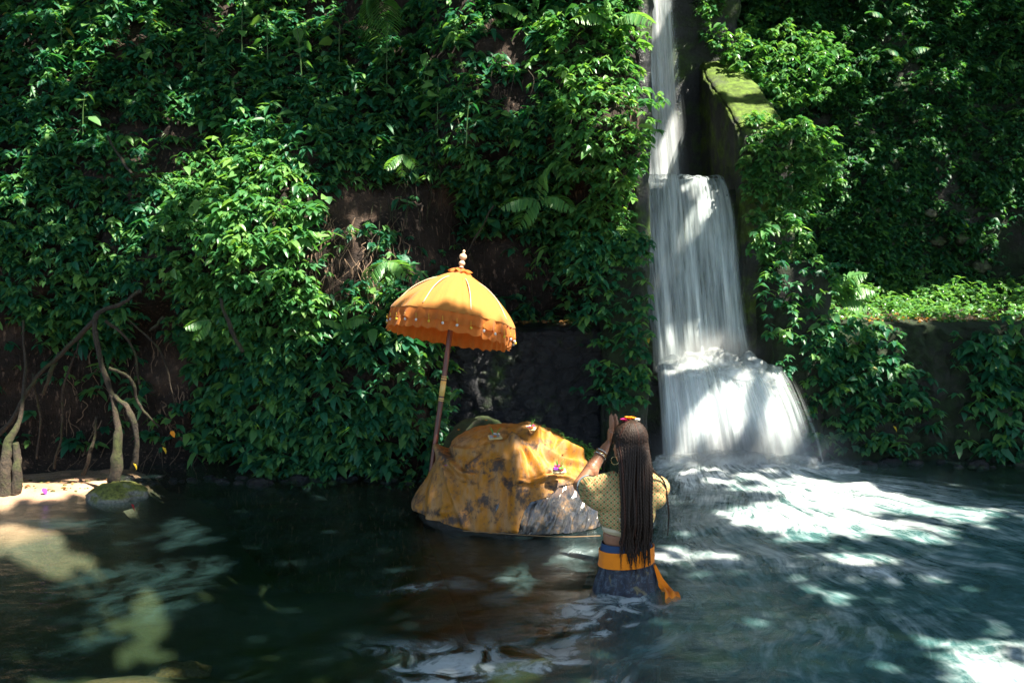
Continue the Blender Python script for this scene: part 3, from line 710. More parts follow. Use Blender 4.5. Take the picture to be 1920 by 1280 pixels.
tag(foliage("wall_creeper", LEAF, [sprigs(p2[~w1], n2[~w1], s2[~w1])]), "shaded big leaved creeper over the low wall at the right edge", "vine")
# ledge ground cover
n = 4200; x = RNG.uniform(2.5, 8.5, n); y = RNG.uniform(8.15, 10.3, n)
kp = fbm(x * 2, y * 2, 0, 2, 55) + .8 * (y - 8.1) > -.15; x, y = x[kp], y[kp]
h = RNG.uniform(.01, .20, len(x)) * (.35 + .65 * sstep(8.2, 9.4, y)) * (.5 + 1.3 * vnoise(x * 2.2, y * 2.2, 0, 31))
P = np.stack([x, y, 1.03 + .05 * (y - 8.2) + h], -1); Nn = np.tile([0, -1.0, .3], (len(x), 1))
tag(foliage("ground_cover", LEAF_P, [sprigs(P, Nn, RNG.uniform(.03, .066, len(x)), k=(4, 6), tpl=LT, spread=3.14, drop=(-.9, .6))]), "sunlit low green plants carpeting the ledge above the wall", kind='stuff')
# fallen leaves on the ledges
FALLEN = leaf_mat("fallen_leaf", (.12, .05, .02), (.25, .12, .05), (.4, .25, .1))
n = 500; x = RNG.uniform(2.4, 7.5, n); y = 7.95 + RNG.random(n) ** 2 * .6; P = np.stack([x, y, 1.06 + .03 * RNG.random(n)], -1)
a = RNG.uniform(0, 6.3, n); D = np.stack([np.cos(a), np.sin(a), RNG.normal(0, .2, n)], -1)
s = Soup().add(*leaves(P, D, RNG.uniform(.02, .05, n)))
n = 160; x = RNG.uniform(-.4, .7, n); y = RNG.uniform(7.3, 7.6, n); a = RNG.uniform(0, 6.3, n)
s.add(*leaves(np.stack([x, y, 1.08 + .02 * RNG.random(n)], -1), np.stack([np.cos(a), np.sin(a), .1 + 0 * a], -1), RNG.uniform(.02, .045, n)))
tag(s.build("leaf_litter", FALLEN, smooth=False), "brown fallen leaves strewn on the wall tops", kind='stuff')
# ------------------------------------------------------------------ unseen trees added overhead, crowns shaped to throw the dappled shade
def wp(px, py, F=None, Y=None, z=None):
    if z is not None: return on_water(px, py, z)
    if Y is not None: return at(float(px), float(py), float(Y))
    return surf_point(F, np.array([px], float), np.array([py], float))[0]
# holes cut in the added crowns to place sun patches: (px, py, where, radius in m, how open)
GAPS = []
def gap(px, py, r, o=1.0, **k): GAPS.append((wp(px, py, **k), r, o))
for a in [(420, 370, .26, .75), (470, 470, .22, .8), (400, 450, .15, .7), (360, 330, .14, .5), (560, 560, .19, .9), (500, 520, .14, .8), (640, 500, .22, .75), (700, 590, .15, .9), (740, 520, .10, 1), (670, 440, .12, .5), (610, 430, .10, .5),
          (1140, 130, .16, .9), (1160, 230, .16, .9), (1120, 300, .14, .8), (1090, 350, .10, 1), (1180, 320, .10, .9), (1170, 60, .12, .9), (1060, 120, .12, .5), (1010, 60, .10, .6), (1120, 400, .12, .5), (1195, 480, .07, 1), (975, 385, .10, .9), (1070, 400, .1, .6),
          (870, 470, .05, .8), (925, 500, .07, .9), (130, 260, .10, .4), (60, 330, .14, .35), (30, 110, .09, .5), (430, 30, .10, .5), (540, 60, .10, .7), (600, 50, .09, .7), (700, 30, .10, .8), (630, 200, .06, .4), (750, 240, .10, .35), (830, 150, .12, .5), (860, 260, .08, .6), (200, 200, .08, .4),
          (230, 300, .10, .4), (300, 120, .08, .4), (100, 440, .14, .4), (250, 400, .10, .5), (220, 560, .08, .8), (240, 640, .10, .7), (610, 780, .10, .25), (450, 760, .08, .2), (160, 500, .10, .35), (330, 30, .06, .4), (900, 200, .08, .35), (500, 250, .07, .3), (760, 680, .08, .25), (80, 60, .12, .6), (160, 130, .08, .8), (240, 60, .09, .5), (340, 210, .10, .6), (480, 110, .12, .8), (560, 170, .10, .7), (700, 120, .12, .6), (800, 160, .12, .8), (880, 60, .12, .5), (870, 180, .1, .7), (960, 120, .14, .8), (960, 230, .12, .6), (60, 190, .12, .5), (20, 400, .12, .5), (420, 330, .16, 1), (520, 380, .16, 1), (560, 470, .12, 1), (470, 560, .12, .9), (1110, 200, .14, 1), (1200, 180, .12, 1), (1150, 400, .12, .9), (1070, 200, .12, .8), (540, 640, .10, .7), (420, 640, .08, .6), (650, 660, .1, .5)]:
    gap(*a, F=LB)
gap(852, 572, .30, 1.8, Y=6.38); gap(830, 800, .10, 1, Y=5.9)
gap(900, 880, .24, .95, Y=5.8); gap(1000, 850, .26, 1, Y=5.9); gap(1080, 870, .22, 1, Y=5.9); gap(1100, 970, .14, .9, Y=5.6); gap(850, 920, .12, .5, Y=5.65); gap(960, 960, .16, .6, Y=5.6); gap(905, 795, .16, .5, Y=6.3)
gap(1135, 890, .13, 1, Y=4.85); gap(1110, 920, .14, .85, Y=4.6); gap(1155, 800, .12, 1, Y=5.0); gap(1195, 800, .13, .8, Y=4.65); gap(1245, 915, .08, .8, Y=4.6); gap(1250, 1080, .12, .9, Y=4.6); gap(1175, 1050, .16, .45, Y=4.5)
gap(1205, 20, .10, 1, Y=9.5); gap(1318, 400, .07, 1, Y=8.25); gap(1325, 350, .08, .9, Y=8.4)
gap(1300, 705, .14, 1, Y=7.9); gap(1400, 700, .10, 1, Y=7.8); gap(1455, 760, .10, 1.2, Y=7.6); gap(1448, 815, .09, 1.2, Y=7.5); gap(1440, 860, .08, 1.2, Y=7.4); gap(1340, 800, .10, 1, Y=7.5); gap(1290, 860, .08, 1, Y=7.4)
gap(1360, 170, .24, 1.4, Y=9.2); gap(1335, 140, .14, 1.3, Y=9.6); gap(1395, 230, .2, 1.3, Y=8.5); gap(1330, 40, .14, .7, Y=9.6); gap(1510, 130, .34, 1.3, Y=9.6); gap(1450, 160, .26, 1.4, Y=9.5); gap(1180, 120, .22, 1.4, Y=7.5); gap(1160, 210, .24, 1.4, Y=7.3); gap(1130, 300, .18, 1.2, Y=7.2); gap(1090, 180, .16, 1.1, Y=7.5); gap(1560, 110, .12, .7, Y=9.8)
gap(1440, 330, .34, 1.5, Y=8.0); gap(1460, 440, .24, 1.4, Y=7.95); gap(1480, 280, .2, 1.1, Y=8.05); gap(1420, 390, .14, 1, Y=8.0); gap(1520, 250, .14, .9, Y=8.1); gap(1450, 250, .15, .9, Y=8.0); gap(1470, 430, .18, 1, Y=7.95); gap(1480, 470, .12, 1, Y=7.95); gap(1530, 300, .12, .7, Y=8.1); gap(1560, 560, .11, 1, Y=7.95); gap(1500, 400, .1, .8, Y=8); gap(1600, 570, .12, 1, Y=8.3); gap(1575, 600, .10, 1, Y=7.8)
for px in range(1610, 2000, 50): gap(px, 580, .26, 1.1 if px < 1800 else .7, Y=8.6); gap(px, 560, .22, 1.0 if px < 1800 else .6, Y=9.3)
gap(1630, 600, .15, 1, Y=8.05); gap(1720, 605, .12, .9, Y=8.05)
for a in [(1590, 650, .10, .7), (1660, 640, .08, .8), (1610, 700, .08, .6), (1690, 680, .06, .5), (1640, 760, .07, .45), (1560, 660, .06, .6), (1880, 640, .1, .35)]: gap(*a, Y=7.8)
for a in [(1650, 120, .14, .35), (1700, 60, .18, .4), (1620, 200, .14, .35), (1750, 150, .2, .3), (1850, 130, .16, .25), (1600, 330, .12, .3), (1680, 240, .16, .25), (1840, 370, .10, .25), (1800, 520, .07, .6), (1835, 490, .07, .8), (1500, 420, .06, .8), (1560, 360, .12, .3), (1720, 330, .14, .2), (1440, 30, .08, .4), (1600, 70, .16, .7), (1660, 190, .16, .6), (1570, 190, .12, .8), (1700, 250, .18, .45), (1780, 90, .2, .45), (1640, 280, .12, .4), (1850, 240, .16, .35), (1760, 330, .12, .4), (1580, 400, .08, .6), (1660, 470, .07, .5)]: gap(*a, F=RB)
for a in [(70, 925, .17, 1), (0, 935, .2, 1), (10, 985, .14, .9), (100, 985, .12, .9), (190, 985, .06, .8), (205, 915, .16, 1), (345, 988, .07, .9), (300, 1050, .12, 1.0), (200, 1125, .22, 1.3), (280, 1135, .20, 1.2), (340, 1100, .12, 1.1), (255, 1170, .16, 1.2), (120, 1150, .09, .8), (245, 1185, .12, .75), (320, 1120, .10, .6), (30, 1165, .07, .6), (150, 1245, .06, .45), (260, 1140, .12, .7),
          (1560, 928, .32, 1.4), (1660, 945, .22, 1.2), (1480, 975, .34, 1.3), (1590, 985, .24, 1.2), (1720, 1000, .18, 1), (1640, 1068, .24, .75), (1820, 970, .16, .6), (1880, 1240, .16, .8), (1760, 1260, .08, .6), (1250, 1050, .15, .7), (1340, 1050, .16, .5), (1420, 910, .2, .6), (1340, 900, .18, .5),
          (1100, 1030, .12, .7), (780, 1105, .07, .5), (900, 1130, .1, .5), (1110, 1190, .09, .5), (1500, 1100, .12, .3), (1650, 1190, .14, .35), (1190, 1195, .08, .4), (1850, 1150, .1, .3), (1100, 1280, .1, .4)]:
    gap(*a, z=(-.12 if a[0] < 450 and a[1] > 1020 else 0.0))
gap(15, 890, .12, .9, Y=6.5); gap(200, 690, .05, .4, Y=6.6)
# leaves per crown on a jittered lattice across the sun's direction, so the cover is even
ZC = 8.2
nl = 0
pitch = .068
gx = np.arange(-8.5, 15.5, pitch); gy = np.arange(-4.5, 15.0, pitch); GX, GY = np.meshgrid(gx, gy, indexing='ij')
GX = GX.ravel() + RNG.uniform(-.06, .06, GX.size); GY = GY.ravel() + RNG.uniform(-.06, .06, GY.size)
GZ = ZC + .5 * fbm(GX * .5, GY * .5, 0, 2, 90) + RNG.uniform(-.25, .25, GX.size)
Q = np.stack([GX, GY, GZ], -1)
opn = np.zeros(len(Q))
ragg = .65 + .5 * vnoise(GX * 3.2, GY * 3.2, 0, 5)
dap = vnoise(GX * 6.5, GY * 6.5, 0, 19) * .75 + .25 * vnoise(GX * 15, GY * 15, 0, 29)
for P, r, o in GAPS:
    d = Q - P; tt = d @ SUN; dist = np.linalg.norm(d - tt[:, None] * SUN, axis=1)
    inside = dist < r * ragg + .10
    opn = np.where(inside & (dap < .30 + .62 * o * (1.05 - .25 * np.clip(dist / r - .3, 0, 1))), 1, opn)
# fleck noise, then spots where the added crowns stay shut to hold shade
fleck = vnoise(GX * 1.9, GY * 1.9, 0, 77) * .6 + vnoise(GX * 7, GY * 7, 0, 78) * .4

for px, py, r, z in [(560, 1160, .45, -.4), (640, 1020, .40, -.3), (520, 1250, .28, -.5), (760, 1090, .35, -.3), (60, 1070, .22, -.1), (20, 1240, .14, -.2), (480, 980, .30, -.1), (600, 930, .3, 0), (900, 1080, .3, -.2), (500, 1080, .25, -.3), (660, 1230, .4, -.4),
                     (1300, 1130, .35, 0), (1450, 1170, .4, 0), (1600, 1230, .3, 0), (1800, 1100, .35, 0), (1100, 1120, .25, 0), (1000, 1200, .4, 0), (1850, 900, .3, 0), (1250, 970, .15, 0), (1750, 890, .25, 0), (270, 1078, .09, -.2), (560, 1110, .3, -.1), (560, 930, .3, 0), (330, 925, .22, 0), (700, 960, .25, 0), (780, 1020, .16, -.35), (800, 1060, .2, -.4)] + [(x, y, .085, 'f') for x in range(1225, 1400, 40) for y in range(360, 660, 45) if abs(x - 1318 + (y - 400) * .4) > 40 or y > 470] :
    d = Q - (wp(px, py, Y=8.18) if z == 'f' else wp(px, py, Y=7.5) if z == 'g' else wp(px, py, z=z)); tt = d @ SUN; opn = np.where(np.linalg.norm(d - tt[:, None] * SUN, axis=1) < r, 0, opn)
d = Q - wp(852, 572, Y=6.38); tt = d @ SUN; opn = np.where(np.linalg.norm(d - tt[:, None] * SUN, axis=1) < .40, 1, opn)
keep = opn < .5
Q = Q[keep]
LC = (np.array([[0, -.5, 0], [.55, -.42, 0], [.55, .42, 0], [0, .5, 0]]) + [[-.27, 0, 0]], np.array([[0, 1, 2, 3]]))
trees = [("added_shade_tree", (-6.5, 1.2), "unseen added tree whose shaped crown shades the left bank"), ("added_shade_tree", (7.6, 1.0), "unseen added tree whose shaped crown shades the right slope")]
for k, (nm, (tx, ty), lab) in enumerate(trees):
    t = thing(nm, (tx, ty, -.2), lab, "tree")
    sel = (Q[:, 0] < 2.6) if k == 0 else (Q[:, 0] >= 2.6)
    qs = Q[sel]; n = len(qs); a = RNG.uniform(0, 6.283, n); dpz = RNG.normal(0, .22, n)
    D = np.stack([np.cos(a), np.sin(a), dpz], -1)
    V, F, A = leaves(qs, D, RNG.uniform(.17, .23, n), LC, var=RNG.random(n))
    rehome(mesh_np("crown", V, F, LEAF_T, None, False, {"var": A}), t)
    s = Soup()
    V, F = tube_geo(spline([(tx, ty, -.4), (tx * .98, ty, 2.5), (tx * .93, ty + .3, 5.2), (tx * .8, ty + .8, 8.0)], 8), np.linspace(.34, .14, 25), 12); s.add(V, F)
    rehome(s.build("trunk", BARK), t)
    s = Soup(); b = Vector((tx * .93, ty + .3, 5.2))
    for j in range(6):
        e = np.array([tx * .93 + (-1 if tx > 0 else 1) * (-.6 + .25 * j), -3.2 + 1.3 * j, ZC + .75])
        m_ = (np.array(b) + e) / 2 + [0, 0, .9]
        V, F = tube_geo(spline([tuple(b), m_, e], 8), np.linspace(.10, .02, 17), 6); s.add(V, F)
    rehome(s.build("limb", BARK), t)

# ------------------------------------------------------------------ the sacred rock, its cloth, offerings, parasol
RC = np.array([0.02, 6.12])
def ztop(x):
    return np.interp(x, [-.70, -.60, -.50, -.44, -.34, -.2, .0, .1, .2, .32, .45, .56, .70], [.16, .26, .40, .455, .49, .515, .54, .545, .52, .47, .37, .26, .12])
def mound(rho, phi, grow=0.0):
    x = RC[0] + (.635 + grow) * rho * np.cos(phi); y = RC[1] + (.60 + grow) * rho * np.sin(phi)
    prof = np.clip(1 - np.clip(rho, 0, 1) ** 3.6, 0, 1) ** .6
    z = (ztop(x) + grow * .8) * prof
    return np.stack([x, y, z], -1)
def mound_grid(nr, nph, r1=1.0, ph0=0, ph1=2 * np.pi, grow=0.0):
    t = np.sin(np.linspace(0.02, 1, nr) * np.pi / 2) * r1; ph = np.linspace(ph0, ph1, nph)
    R, Pp = np.meshgrid(t, ph, indexing='ij'); return R, Pp, mound(R, Pp, grow)
def gnormal(G):
    a = np.gradient(G, axis=0); b = np.gradient(G, axis=1); n = np.cross(a, b); n /= np.linalg.norm(n, axis=-1)[..., None] + 1e-9
    return np.where((n[..., 2:3] < 0), -n, n)
R_, P_, G = mound_grid(90, 200, grow=-.035)
G = G - [0, 0, .02]; lowr = G[-1:].copy(); lowr[..., 2] = -.9; lowr[..., :2] = RC + (lowr[..., :2] - RC) * .45; mid_ = G[-1:].copy(); mid_[..., 2] = -.25; mid_[..., :2] = RC + (mid_[..., :2] - RC) * .85; G = np.concatenate([G, mid_, lowr])
Nn = gnormal(G); G = G + Nn * (.02 * fbm(G[..., 0] * 6, G[..., 1] * 6, G[..., 2] * 6, 4, 3))[..., None]
tag(mesh_np("boulder", G.reshape(-1, 3), grid_faces(*G.shape[:2]), rock_mat("wet_boulder", (.008, .006, .004), (.022, .017, .012), moss=-.6, rough=.25)), "wet dark boulder under the yellow cloth", "rock")
V, F = ell_geo((0, 0, 0), (.34, .24, .50), 60, noise=.12, ns=2.2, seed=5)
o = mesh_np("mossy_boulder", V, F, rock_mat("top_moss", (.06, .05, .04), (.14, .12, .1), moss=.0, rough=.9, mosscol=(.03, .05, .010), flat_moss=.1)); o.location = at(905., 820., 6.50) + [0, 0, -.37]
tag(o, "rounded mossy boulder top rising behind the yellow cloth", "rock")
# folds, drawn as ridges on the draped surface (points are picked on the cloth's front)
def seg_dist(px, py, pts):
    pts = spline(np.array(pts, float), 8); d = np.full(px.shape, 1e9); tt = np.zeros(px.shape)
    for i in range(len(pts) - 1):
        a, b = pts[i], pts[i + 1]; L = ((b - a) ** 2).sum() + 1e-9
        t = np.clip(((px - a[0]) * (b[0] - a[0]) + (py - a[1]) * (b[1] - a[1])) / L, 0, 1)
        e = np.hypot(px - a[0] - t * (b[0] - a[0]), py - a[1] - t * (b[1] - a[1]))
        tt = np.where(e < d, (i + t) / (len(pts) - 1), tt); d = np.minimum(d, e)
    return d, tt
FOLDS = [([(823, 832), (832, 870), (850, 930), (872, 988)], 6, .020), ([(823, 832), (818, 880), (806, 940), (800, 988)], 7, .014), ([(823, 832), (840, 862), (862, 884), (885, 892)], 5, .020), ([(823, 832), (855, 842), (890, 845)], 5, .012),
         ([(823, 832), (800, 870), (782, 920), (776, 970)], 7, .016), ([(823, 832), (828, 900), (830, 960)], 6, .008), ([(964, 828), (969, 855), (972, 900), (970, 950), (962, 990)], 10, .022), ([(955, 822), (935, 832), (900, 836)], 6, .010),
         ([(962, 822), (985, 834), (1010, 870), (1022, 893)], 6, .016), ([(1005, 812), (1030, 850), (1060, 862), (1110, 868)], 5, .018), ([(1010, 808), (1050, 832), (1090, 850), (1130, 872)], 6, .020), ([(1005, 815), (1012, 850), (1030, 880)], 5, .012),
         ([(970, 905), (1000, 903), (1030, 893), (1060, 893), (1080, 903)], 3, .014), ([(975, 850), (985, 900), (975, 905)], 4, .008), ([(940, 870), (936, 930), (925, 990)], 9, .012), ([(905, 900), (900, 950), (890, 990)], 8, .008), ([(880, 875), (905, 850), (920, 838)], 5, .010),
         ([(872, 868), (885, 910), (905, 950)], 4, .007), ([(770, 975), (800, 985), (815, 965), (845, 955)], 7, .012), ([(1025, 820), (1040, 870), (1035, 890)], 5, .010), ([(1050, 835), (1100, 856), (1140, 880)], 5, .014)]
STAINS = [(900, 865, 14, 22), (928, 870, 26, 20), (948, 905, 12, 16), (958, 905, 10, 20), (880, 880, 20, 14), (840, 855, 14, 26), (975, 925, 14, 26), (985, 940, 10, 20), (775, 930, 12, 40), (800, 960, 40, 10), (850, 975, 30, 12), (908, 935, 10, 14), (1000, 833, 34, 8), (970, 822, 16, 12), (1055, 910, 26, 12), (880, 955, 14, 16), (1040, 930, 30, 8), (785, 890, 8, 26), (930, 960, 10, 20)]
def drape(name, m, label, keep, grow, hem, nr=240, nph=620, extra=None):
    R_, P_, G = mound_grid(nr, nph, r1=1.0, ph0=-np.pi - .5, ph1=.55, grow=grow)
    n = gnormal(G); PX, PY = proj(G)
    d = .006 * fbm(G[..., 0] * 9, G[..., 2] * 9, G[..., 1] * 4, 4, 7)
    frontal = G[..., 1] < RC[1] + .25
    for pts, w, h in FOLDS:
        e, t = seg_dist(PX, PY, pts); h *= 1.5; d = d + frontal * h * np.exp(-(e / w) ** 2) * (1 - .35 * t) - frontal * h * .35 * np.exp(-((e - 2.0 * w) / w) ** 2)
    # fine pleats that run down from the crest
    d = d + .004 * fbm(PX / 9.0, PY / 60.0, 0, 3, 17) + .003 * fbm(G[..., 0] * 40, G[..., 2] * 25, 0, 3, 27)
    if extra is not None: d = d + extra(PX, PY, G)
    G = G + n * d[..., None]
    st = np.zeros_like(PX)
    for x, y, rx, ry in STAINS: st = np.maximum(st, frontal * np.exp(-((PX - x) / rx) ** 2 - ((PY - y) / ry) ** 2))
    F = grid_faces(*G.shape[:2]); ok = keep(PX, PY, G).ravel(); F = F[ok[F].all(1)]
    used = np.unique(F); mp = np.full(G.shape[0] * G.shape[1], -1); mp[used] = np.arange(len(used))
    o = mesh_np(name, G.reshape(-1, 3)[used], mp[F], m, attrs={"stain": st.ravel()[used], "cx": PX.ravel()[used] * 0})
    sd = o.modifiers.new("thickness", 'SOLIDIFY'); sd.thickness = .004; sd.offset = -1
    return tag(o, label, "cloth")
hemz = lambda G: .018 + .012 * fbm(G[..., 0] * 5, 0, 0, 3, 3) + .0 * G[..., 2]
flap = [(955, 1100), (975, 985), (984, 958), (996, 941), (1030, 932), (1050, 912), (1085, 905), (1200, 935), (1300, 900), (1300, 1200), (955, 1200)]
q = N("yellow_cloth"); p = q.pos(); stn = q.attr("stain")
a = q.noise(q.mapping(p, (2.6, 2.6, 2.0)), 1, 4); b = q.noise(p, 20, 7, .72); c3 = q.noise(p, 55, 4, .7); d4 = q.noise(q.mapping(p, (22, 10, 4)), 1, 5, .6)
c = q.ramp(a, (.40, (.42, .165, .010)), (.52, (.38, .17, .025)), (.64, (.36, .21, .09)))
c = q.mix(q.ramp(d4, (.44, 0.0), (.62, .5)), c, (.38, .24, .13))
c = q.mix(q.ramp(b, (.50, 0.0), (.62, .65)), c, (.16, .085, .04))
e5 = q.noise(p, 34, 8, .8, .6); sm = q.math('ADD', q.math('MULTIPLY', stn, .26), q.math('MULTIPLY', q.math('SUBTRACT', q.math('ADD', q.math('MULTIPLY', b, .5), q.math('MULTIPLY', e5, .5)), .5), 1.9))
c = q.mix(q.ramp(sm, (.09, 0.0), (.27, .88)), c, (.035, .03, .03))
q.set(color=c, rough=.6, spec=.35, normal=q.bump(q.math('ADD', b, q.math('MULTIPLY', c3, .5)), .35, .008)); q.translucent(c, .12); CLOTH = q.m
q = N("wet_grey_cloth"); p = q.pos(); b = q.noise(p, 12, 7, .7); z_ = q.sep(p)[2]
c = q.ramp(b, (.38, (.014, .017, .021)), (.54, (.045, .042, .04)), (.66, (.20, .12, .055)))
c = q.mix(q.ramp(q.math('ADD', q.math('MULTIPLY', z_, 2.0), q.math('MULTIPLY', b, .5)), (.60, 0.0), (1.0, .8)), c, (.28, .15, .07))
q.set(color=c, rough=.22, spec=.7, normal=q.bump(q.noise(q.mapping(p, (40, 40, 8)), 1, 4), .4, .01)); WETCLOTH = q.m
drape("yellow_cloth", CLOTH, "stained yellow cloth draped and gathered over the big boulder", lambda a, b, G: (G[..., 2] > hemz(G) + .02 * sstep(900, 800, a)) & ~inpoly(a, b, flap), .012, None)
drape("grey_cloth", WETCLOTH, "wet greyish cloth showing below the yellow one beside the woman", lambda a, b, G: (G[..., 2] > hemz(G) - .01) & (a > 930), .000, None, extra=lambda a, b, G: .034 * np.abs(fbm(a / 16.0 + b / 60.0, b / 70.0, 0, 4, 5)) * sstep(880, 960, b))
# hem cord
pts = [on_water(x, y, z) for x, y, z in ((868, 993, .055), (920, 996, .05), (990, 1001, .04), (1060, 1004, .03), (1125, 1002, .03))]
CORD = N("cord").set(color=(.22, .13, .06), rough=.8).m
tag(tube("cord", [p + [0, -.02, 0] for p in pts], [.0022], CORD), "thin tan cord drawn along the hem of the cloth", "cord")

def flower_geo(s, c, r, n=5, tilt=None, seed=0):
    a = np.linspace(0, 2 * np.pi, n, endpoint=False) + seed; D = np.stack([np.cos(a), np.sin(a), .5 + 0 * a], -1)
    V, F, A = leaves(np.tile(c, (n, 1)), D, np.full(n, r), LH, roll=np.zeros(n), var=np.full(n, .5)); s.add(V, F, A)
PET = {k: N("petal_" + k).set(color=v, rough=.5).translucent(v, .3).m for k, v in dict(magenta=(.65, .03, .22), orange=(.9, .33, .02), white=(.8, .78, .72), red=(.6, .02, .03), purple=(.25, .05, .45), blue=(.35, .45, .6), green=(.12, .35, .06), yellow=(.85, .6, .05)).items()}
PALM = N("palm_tray").set(color=(.62, .50, .25), rough=.6).m
def offering(px, py, Y, size, colors, lab, yaw=.2, blades=3):
    c = at(float(px), float(py), Y); t = thing("offering_basket", c, lab, "offering", "offerings on the cloth"); s_ = size
    r = np.linspace(0, 1, 5)
    V, F = rough_block(-s_, s_, -s_ * .8, s_ * .8, -.006, .014, step=.01, amp=.002, seed=2, rnd=.003)
    V = V + np.sign(V) * [.25 * s_, .2 * s_, 0] * (V[:, 2:3] > .005); mesh_np("tray", V, F, PALM, t)
    for i, k in enumerate(colors):
        s = Soup()
        for j in range(3):
            flower_geo(s, np.array([RNG.uniform(-.8, .8) * s_, RNG.uniform(-.7, .6) * s_, .016 + .012 * RNG.random()]), .45 * s_, 5, seed=i + j)
        s.build("flower", PET[k], t, False)
    s = Soup()
    for j in range(blades):
        a = RNG.uniform(0, 6.28); p0 = np.array([.3 * s_ * math.cos(a), .3 * s_ * math.sin(a), .01]); V, F = tube_geo([p0, p0 + [.2 * s_ * math.cos(a), 0, .035], p0 + [.8 * s_ * math.cos(a), .3 * s_ * math.sin(a), .065]], [.002, .0025, .0006], 4); s.add(V, F)
    s.build("palm_blade", PET["green"], t, False)
    t.rotation_euler = (.25, 0, yaw); return t
offering(928, 822, 5.86, .036, ["orange", "blue", "white"], "wide offering tray with orange and pale petals left on the cloth's top", .2)
offering(995, 806, 5.98, .028, ["orange", "white", "magenta"], "small offering of orange, white and pink flowers at the crest of the cloth", -.2)
offering(1047, 884, 5.60, .036, ["red", "green", "white", "purple", "magenta"], "offering of red, green and purple flowers on the cloth's front slope", .1, 5)
loose = [(836, 873, 5.66, "purple", "tiny purple petal on the gathered left side of the cloth"), (946, 831, 5.83, "white", "white petal just below the wide offering tray"), (1062, 842, 5.83, "red", "red petal on the cloth's right slope"), (860, 806, 6.25, "orange", "orange petal at the left foot of the mossy boulder top"), (901, 805, 6.2, "yellow", "yellow petal in the middle of the mossy boulder top"), (912, 788, 6.33, "orange", "orange petal near the top of the mossy boulder")]
for px, py, Yq, k, lab in loose:
    s = Soup(); flower_geo(s, np.zeros(3), .013, 4); o = s.build("petal", PET[k], None, False); o.location = at(float(px), float(py), Yq); tag(o, lab, "petal", "loose petals")
# ferns and moss on the rock's right shoulder
x = RNG.uniform(1010, 1122, 420); y = 808 + (x - 1010) * .47 + RNG.normal(0, 7, 420); P = at(x, y, 6.2 + RNG.uniform(-.05, .1, 420))
tag(foliage("moss_fern", LEAF_P, [sprigs(P, np.tile([0, -1., .4], (420, 1)), np.full(420, .032), k=(4, 6), spread=3.1, drop=(-.6, .5))]), "bright ferny moss along the right shoulder of the boulder", "fern")

# parasol
pb = at(815., 838., 6.24); pt = at(847., 600., 6.36)
ax = (pt - pb); Lp = np.linalg.norm(ax); ax /= Lp
par = thing("parasol", pb, "orange fringed ceremonial parasol on a tilted wooden pole behind the cloth", "parasol")
WOOD = N("red_wood"); pw = WOOD.obj(); WOOD.set(color=WOOD.ramp(WOOD.noise(WOOD.mapping(pw, (60, 60, 6)), 1, 4), (.4, (.07, .018, .009)), (.65, (.16, .045, .02))), rough=.4)
GOLD = N("gold_band").set(color=(.62, .42, .12), rough=.4).m
TURN = N("turned_wood").set(color=(.55, .38, .24), rough=.5).m
P = [pb - ax * .5, pb + ax * Lp * .5, pt + ax * .27]; V, F = tube_geo(spline(P, 10), .0170, 14); rehome(mesh_np("pole", V, F, WOOD.m), par)
for f0, f1, m_ in ((.375, .385, GOLD), (.40, .52, GOLD), (.53, .54, GOLD), (.362, .368, GOLD), (.55, .556, GOLD)):
    V, F = tube_geo([pb + ax * Lp * f0, pb + ax * Lp * (f0 + f1) / 2, pb + ax * Lp * f1], .0182, 14); rehome(mesh_np("gold_band", V, F, m_), par)
cax = np.array([.165, .215, 1.0]); cax /= np.linalg.norm(cax); MA = axis_mat(cax)
crown_o = at(848., 600., 6.38)
nA = 384; a = np.linspace(0, 2 * np.pi, nA, endpoint=False); NP = 12
def cloth_ring(r, z, wav=0.0, ph=0.0, seed=0):
    seg = (a * NP / (2 * np.pi)) % 1; sc = 1 - .022 * np.sin(np.pi * seg) * (r / .39)
    w = wav * (np.sin(a * 37 + 2.5 * np.sin(a * 5 + ph) + ph) * .5 + 1.2 * fbm(np.cos(a) * 9, np.sin(a) * 9, z * 6, 3, seed))
    rr_ = r * sc + w; return np.stack([rr_ * np.cos(a), rr_ * np.sin(a), np.full_like(a, z)], -1)
def fabric(name, col, tr, seed):
    q = N(name); p = q.obj(); n1 = q.noise(p, 9, 5); n2 = q.noise(p, 300, 2)
    c = q.mix(q.ramp(n1, (.35, 0.0), (.7, .35)), col, tuple(x * .82 for x in col)); q.set(color=c, rough=.75, spec=.2, sheen=.2, normal=q.bump(q.math('ADD', n2, n1), .3, .004)); q.translucent(c, tr); return q.m
FAB1 = fabric("saffron_cotton", (.52, .225, .045), .32, 1); FAB2 = fabric("orange_cotton", (.60, .20, .035), .42, 2)
prof = [(.012, .308), (.05, .294), (.10, .270), (.16, .234), (.22, .192), (.28, .142), (.33, .092), (.365, .050), (.386, .018), (.392, .004)]
pr2 = spline(np.array(prof), 4); G = []
for i, (r, z) in enumerate(pr2):
    g = cloth_ring(r, z, .0035 * (r / .39) + .002, 0, 3); seg = (a * NP / (2 * np.pi)) % 1
    g[:, 2] -= .007 * np.sin(np.pi * seg) * (r / .39); G.append(g)
g = cloth_ring(.386, -.004, .005, 1, 3); G.append(g)
G = np.array(G); V = G.reshape(-1, 3) @ (1.045 * MA.T) + crown_o; rehome(mesh_np("canopy", V, grid_faces(len(G), nA, wrap_v=True), FAB1), par)
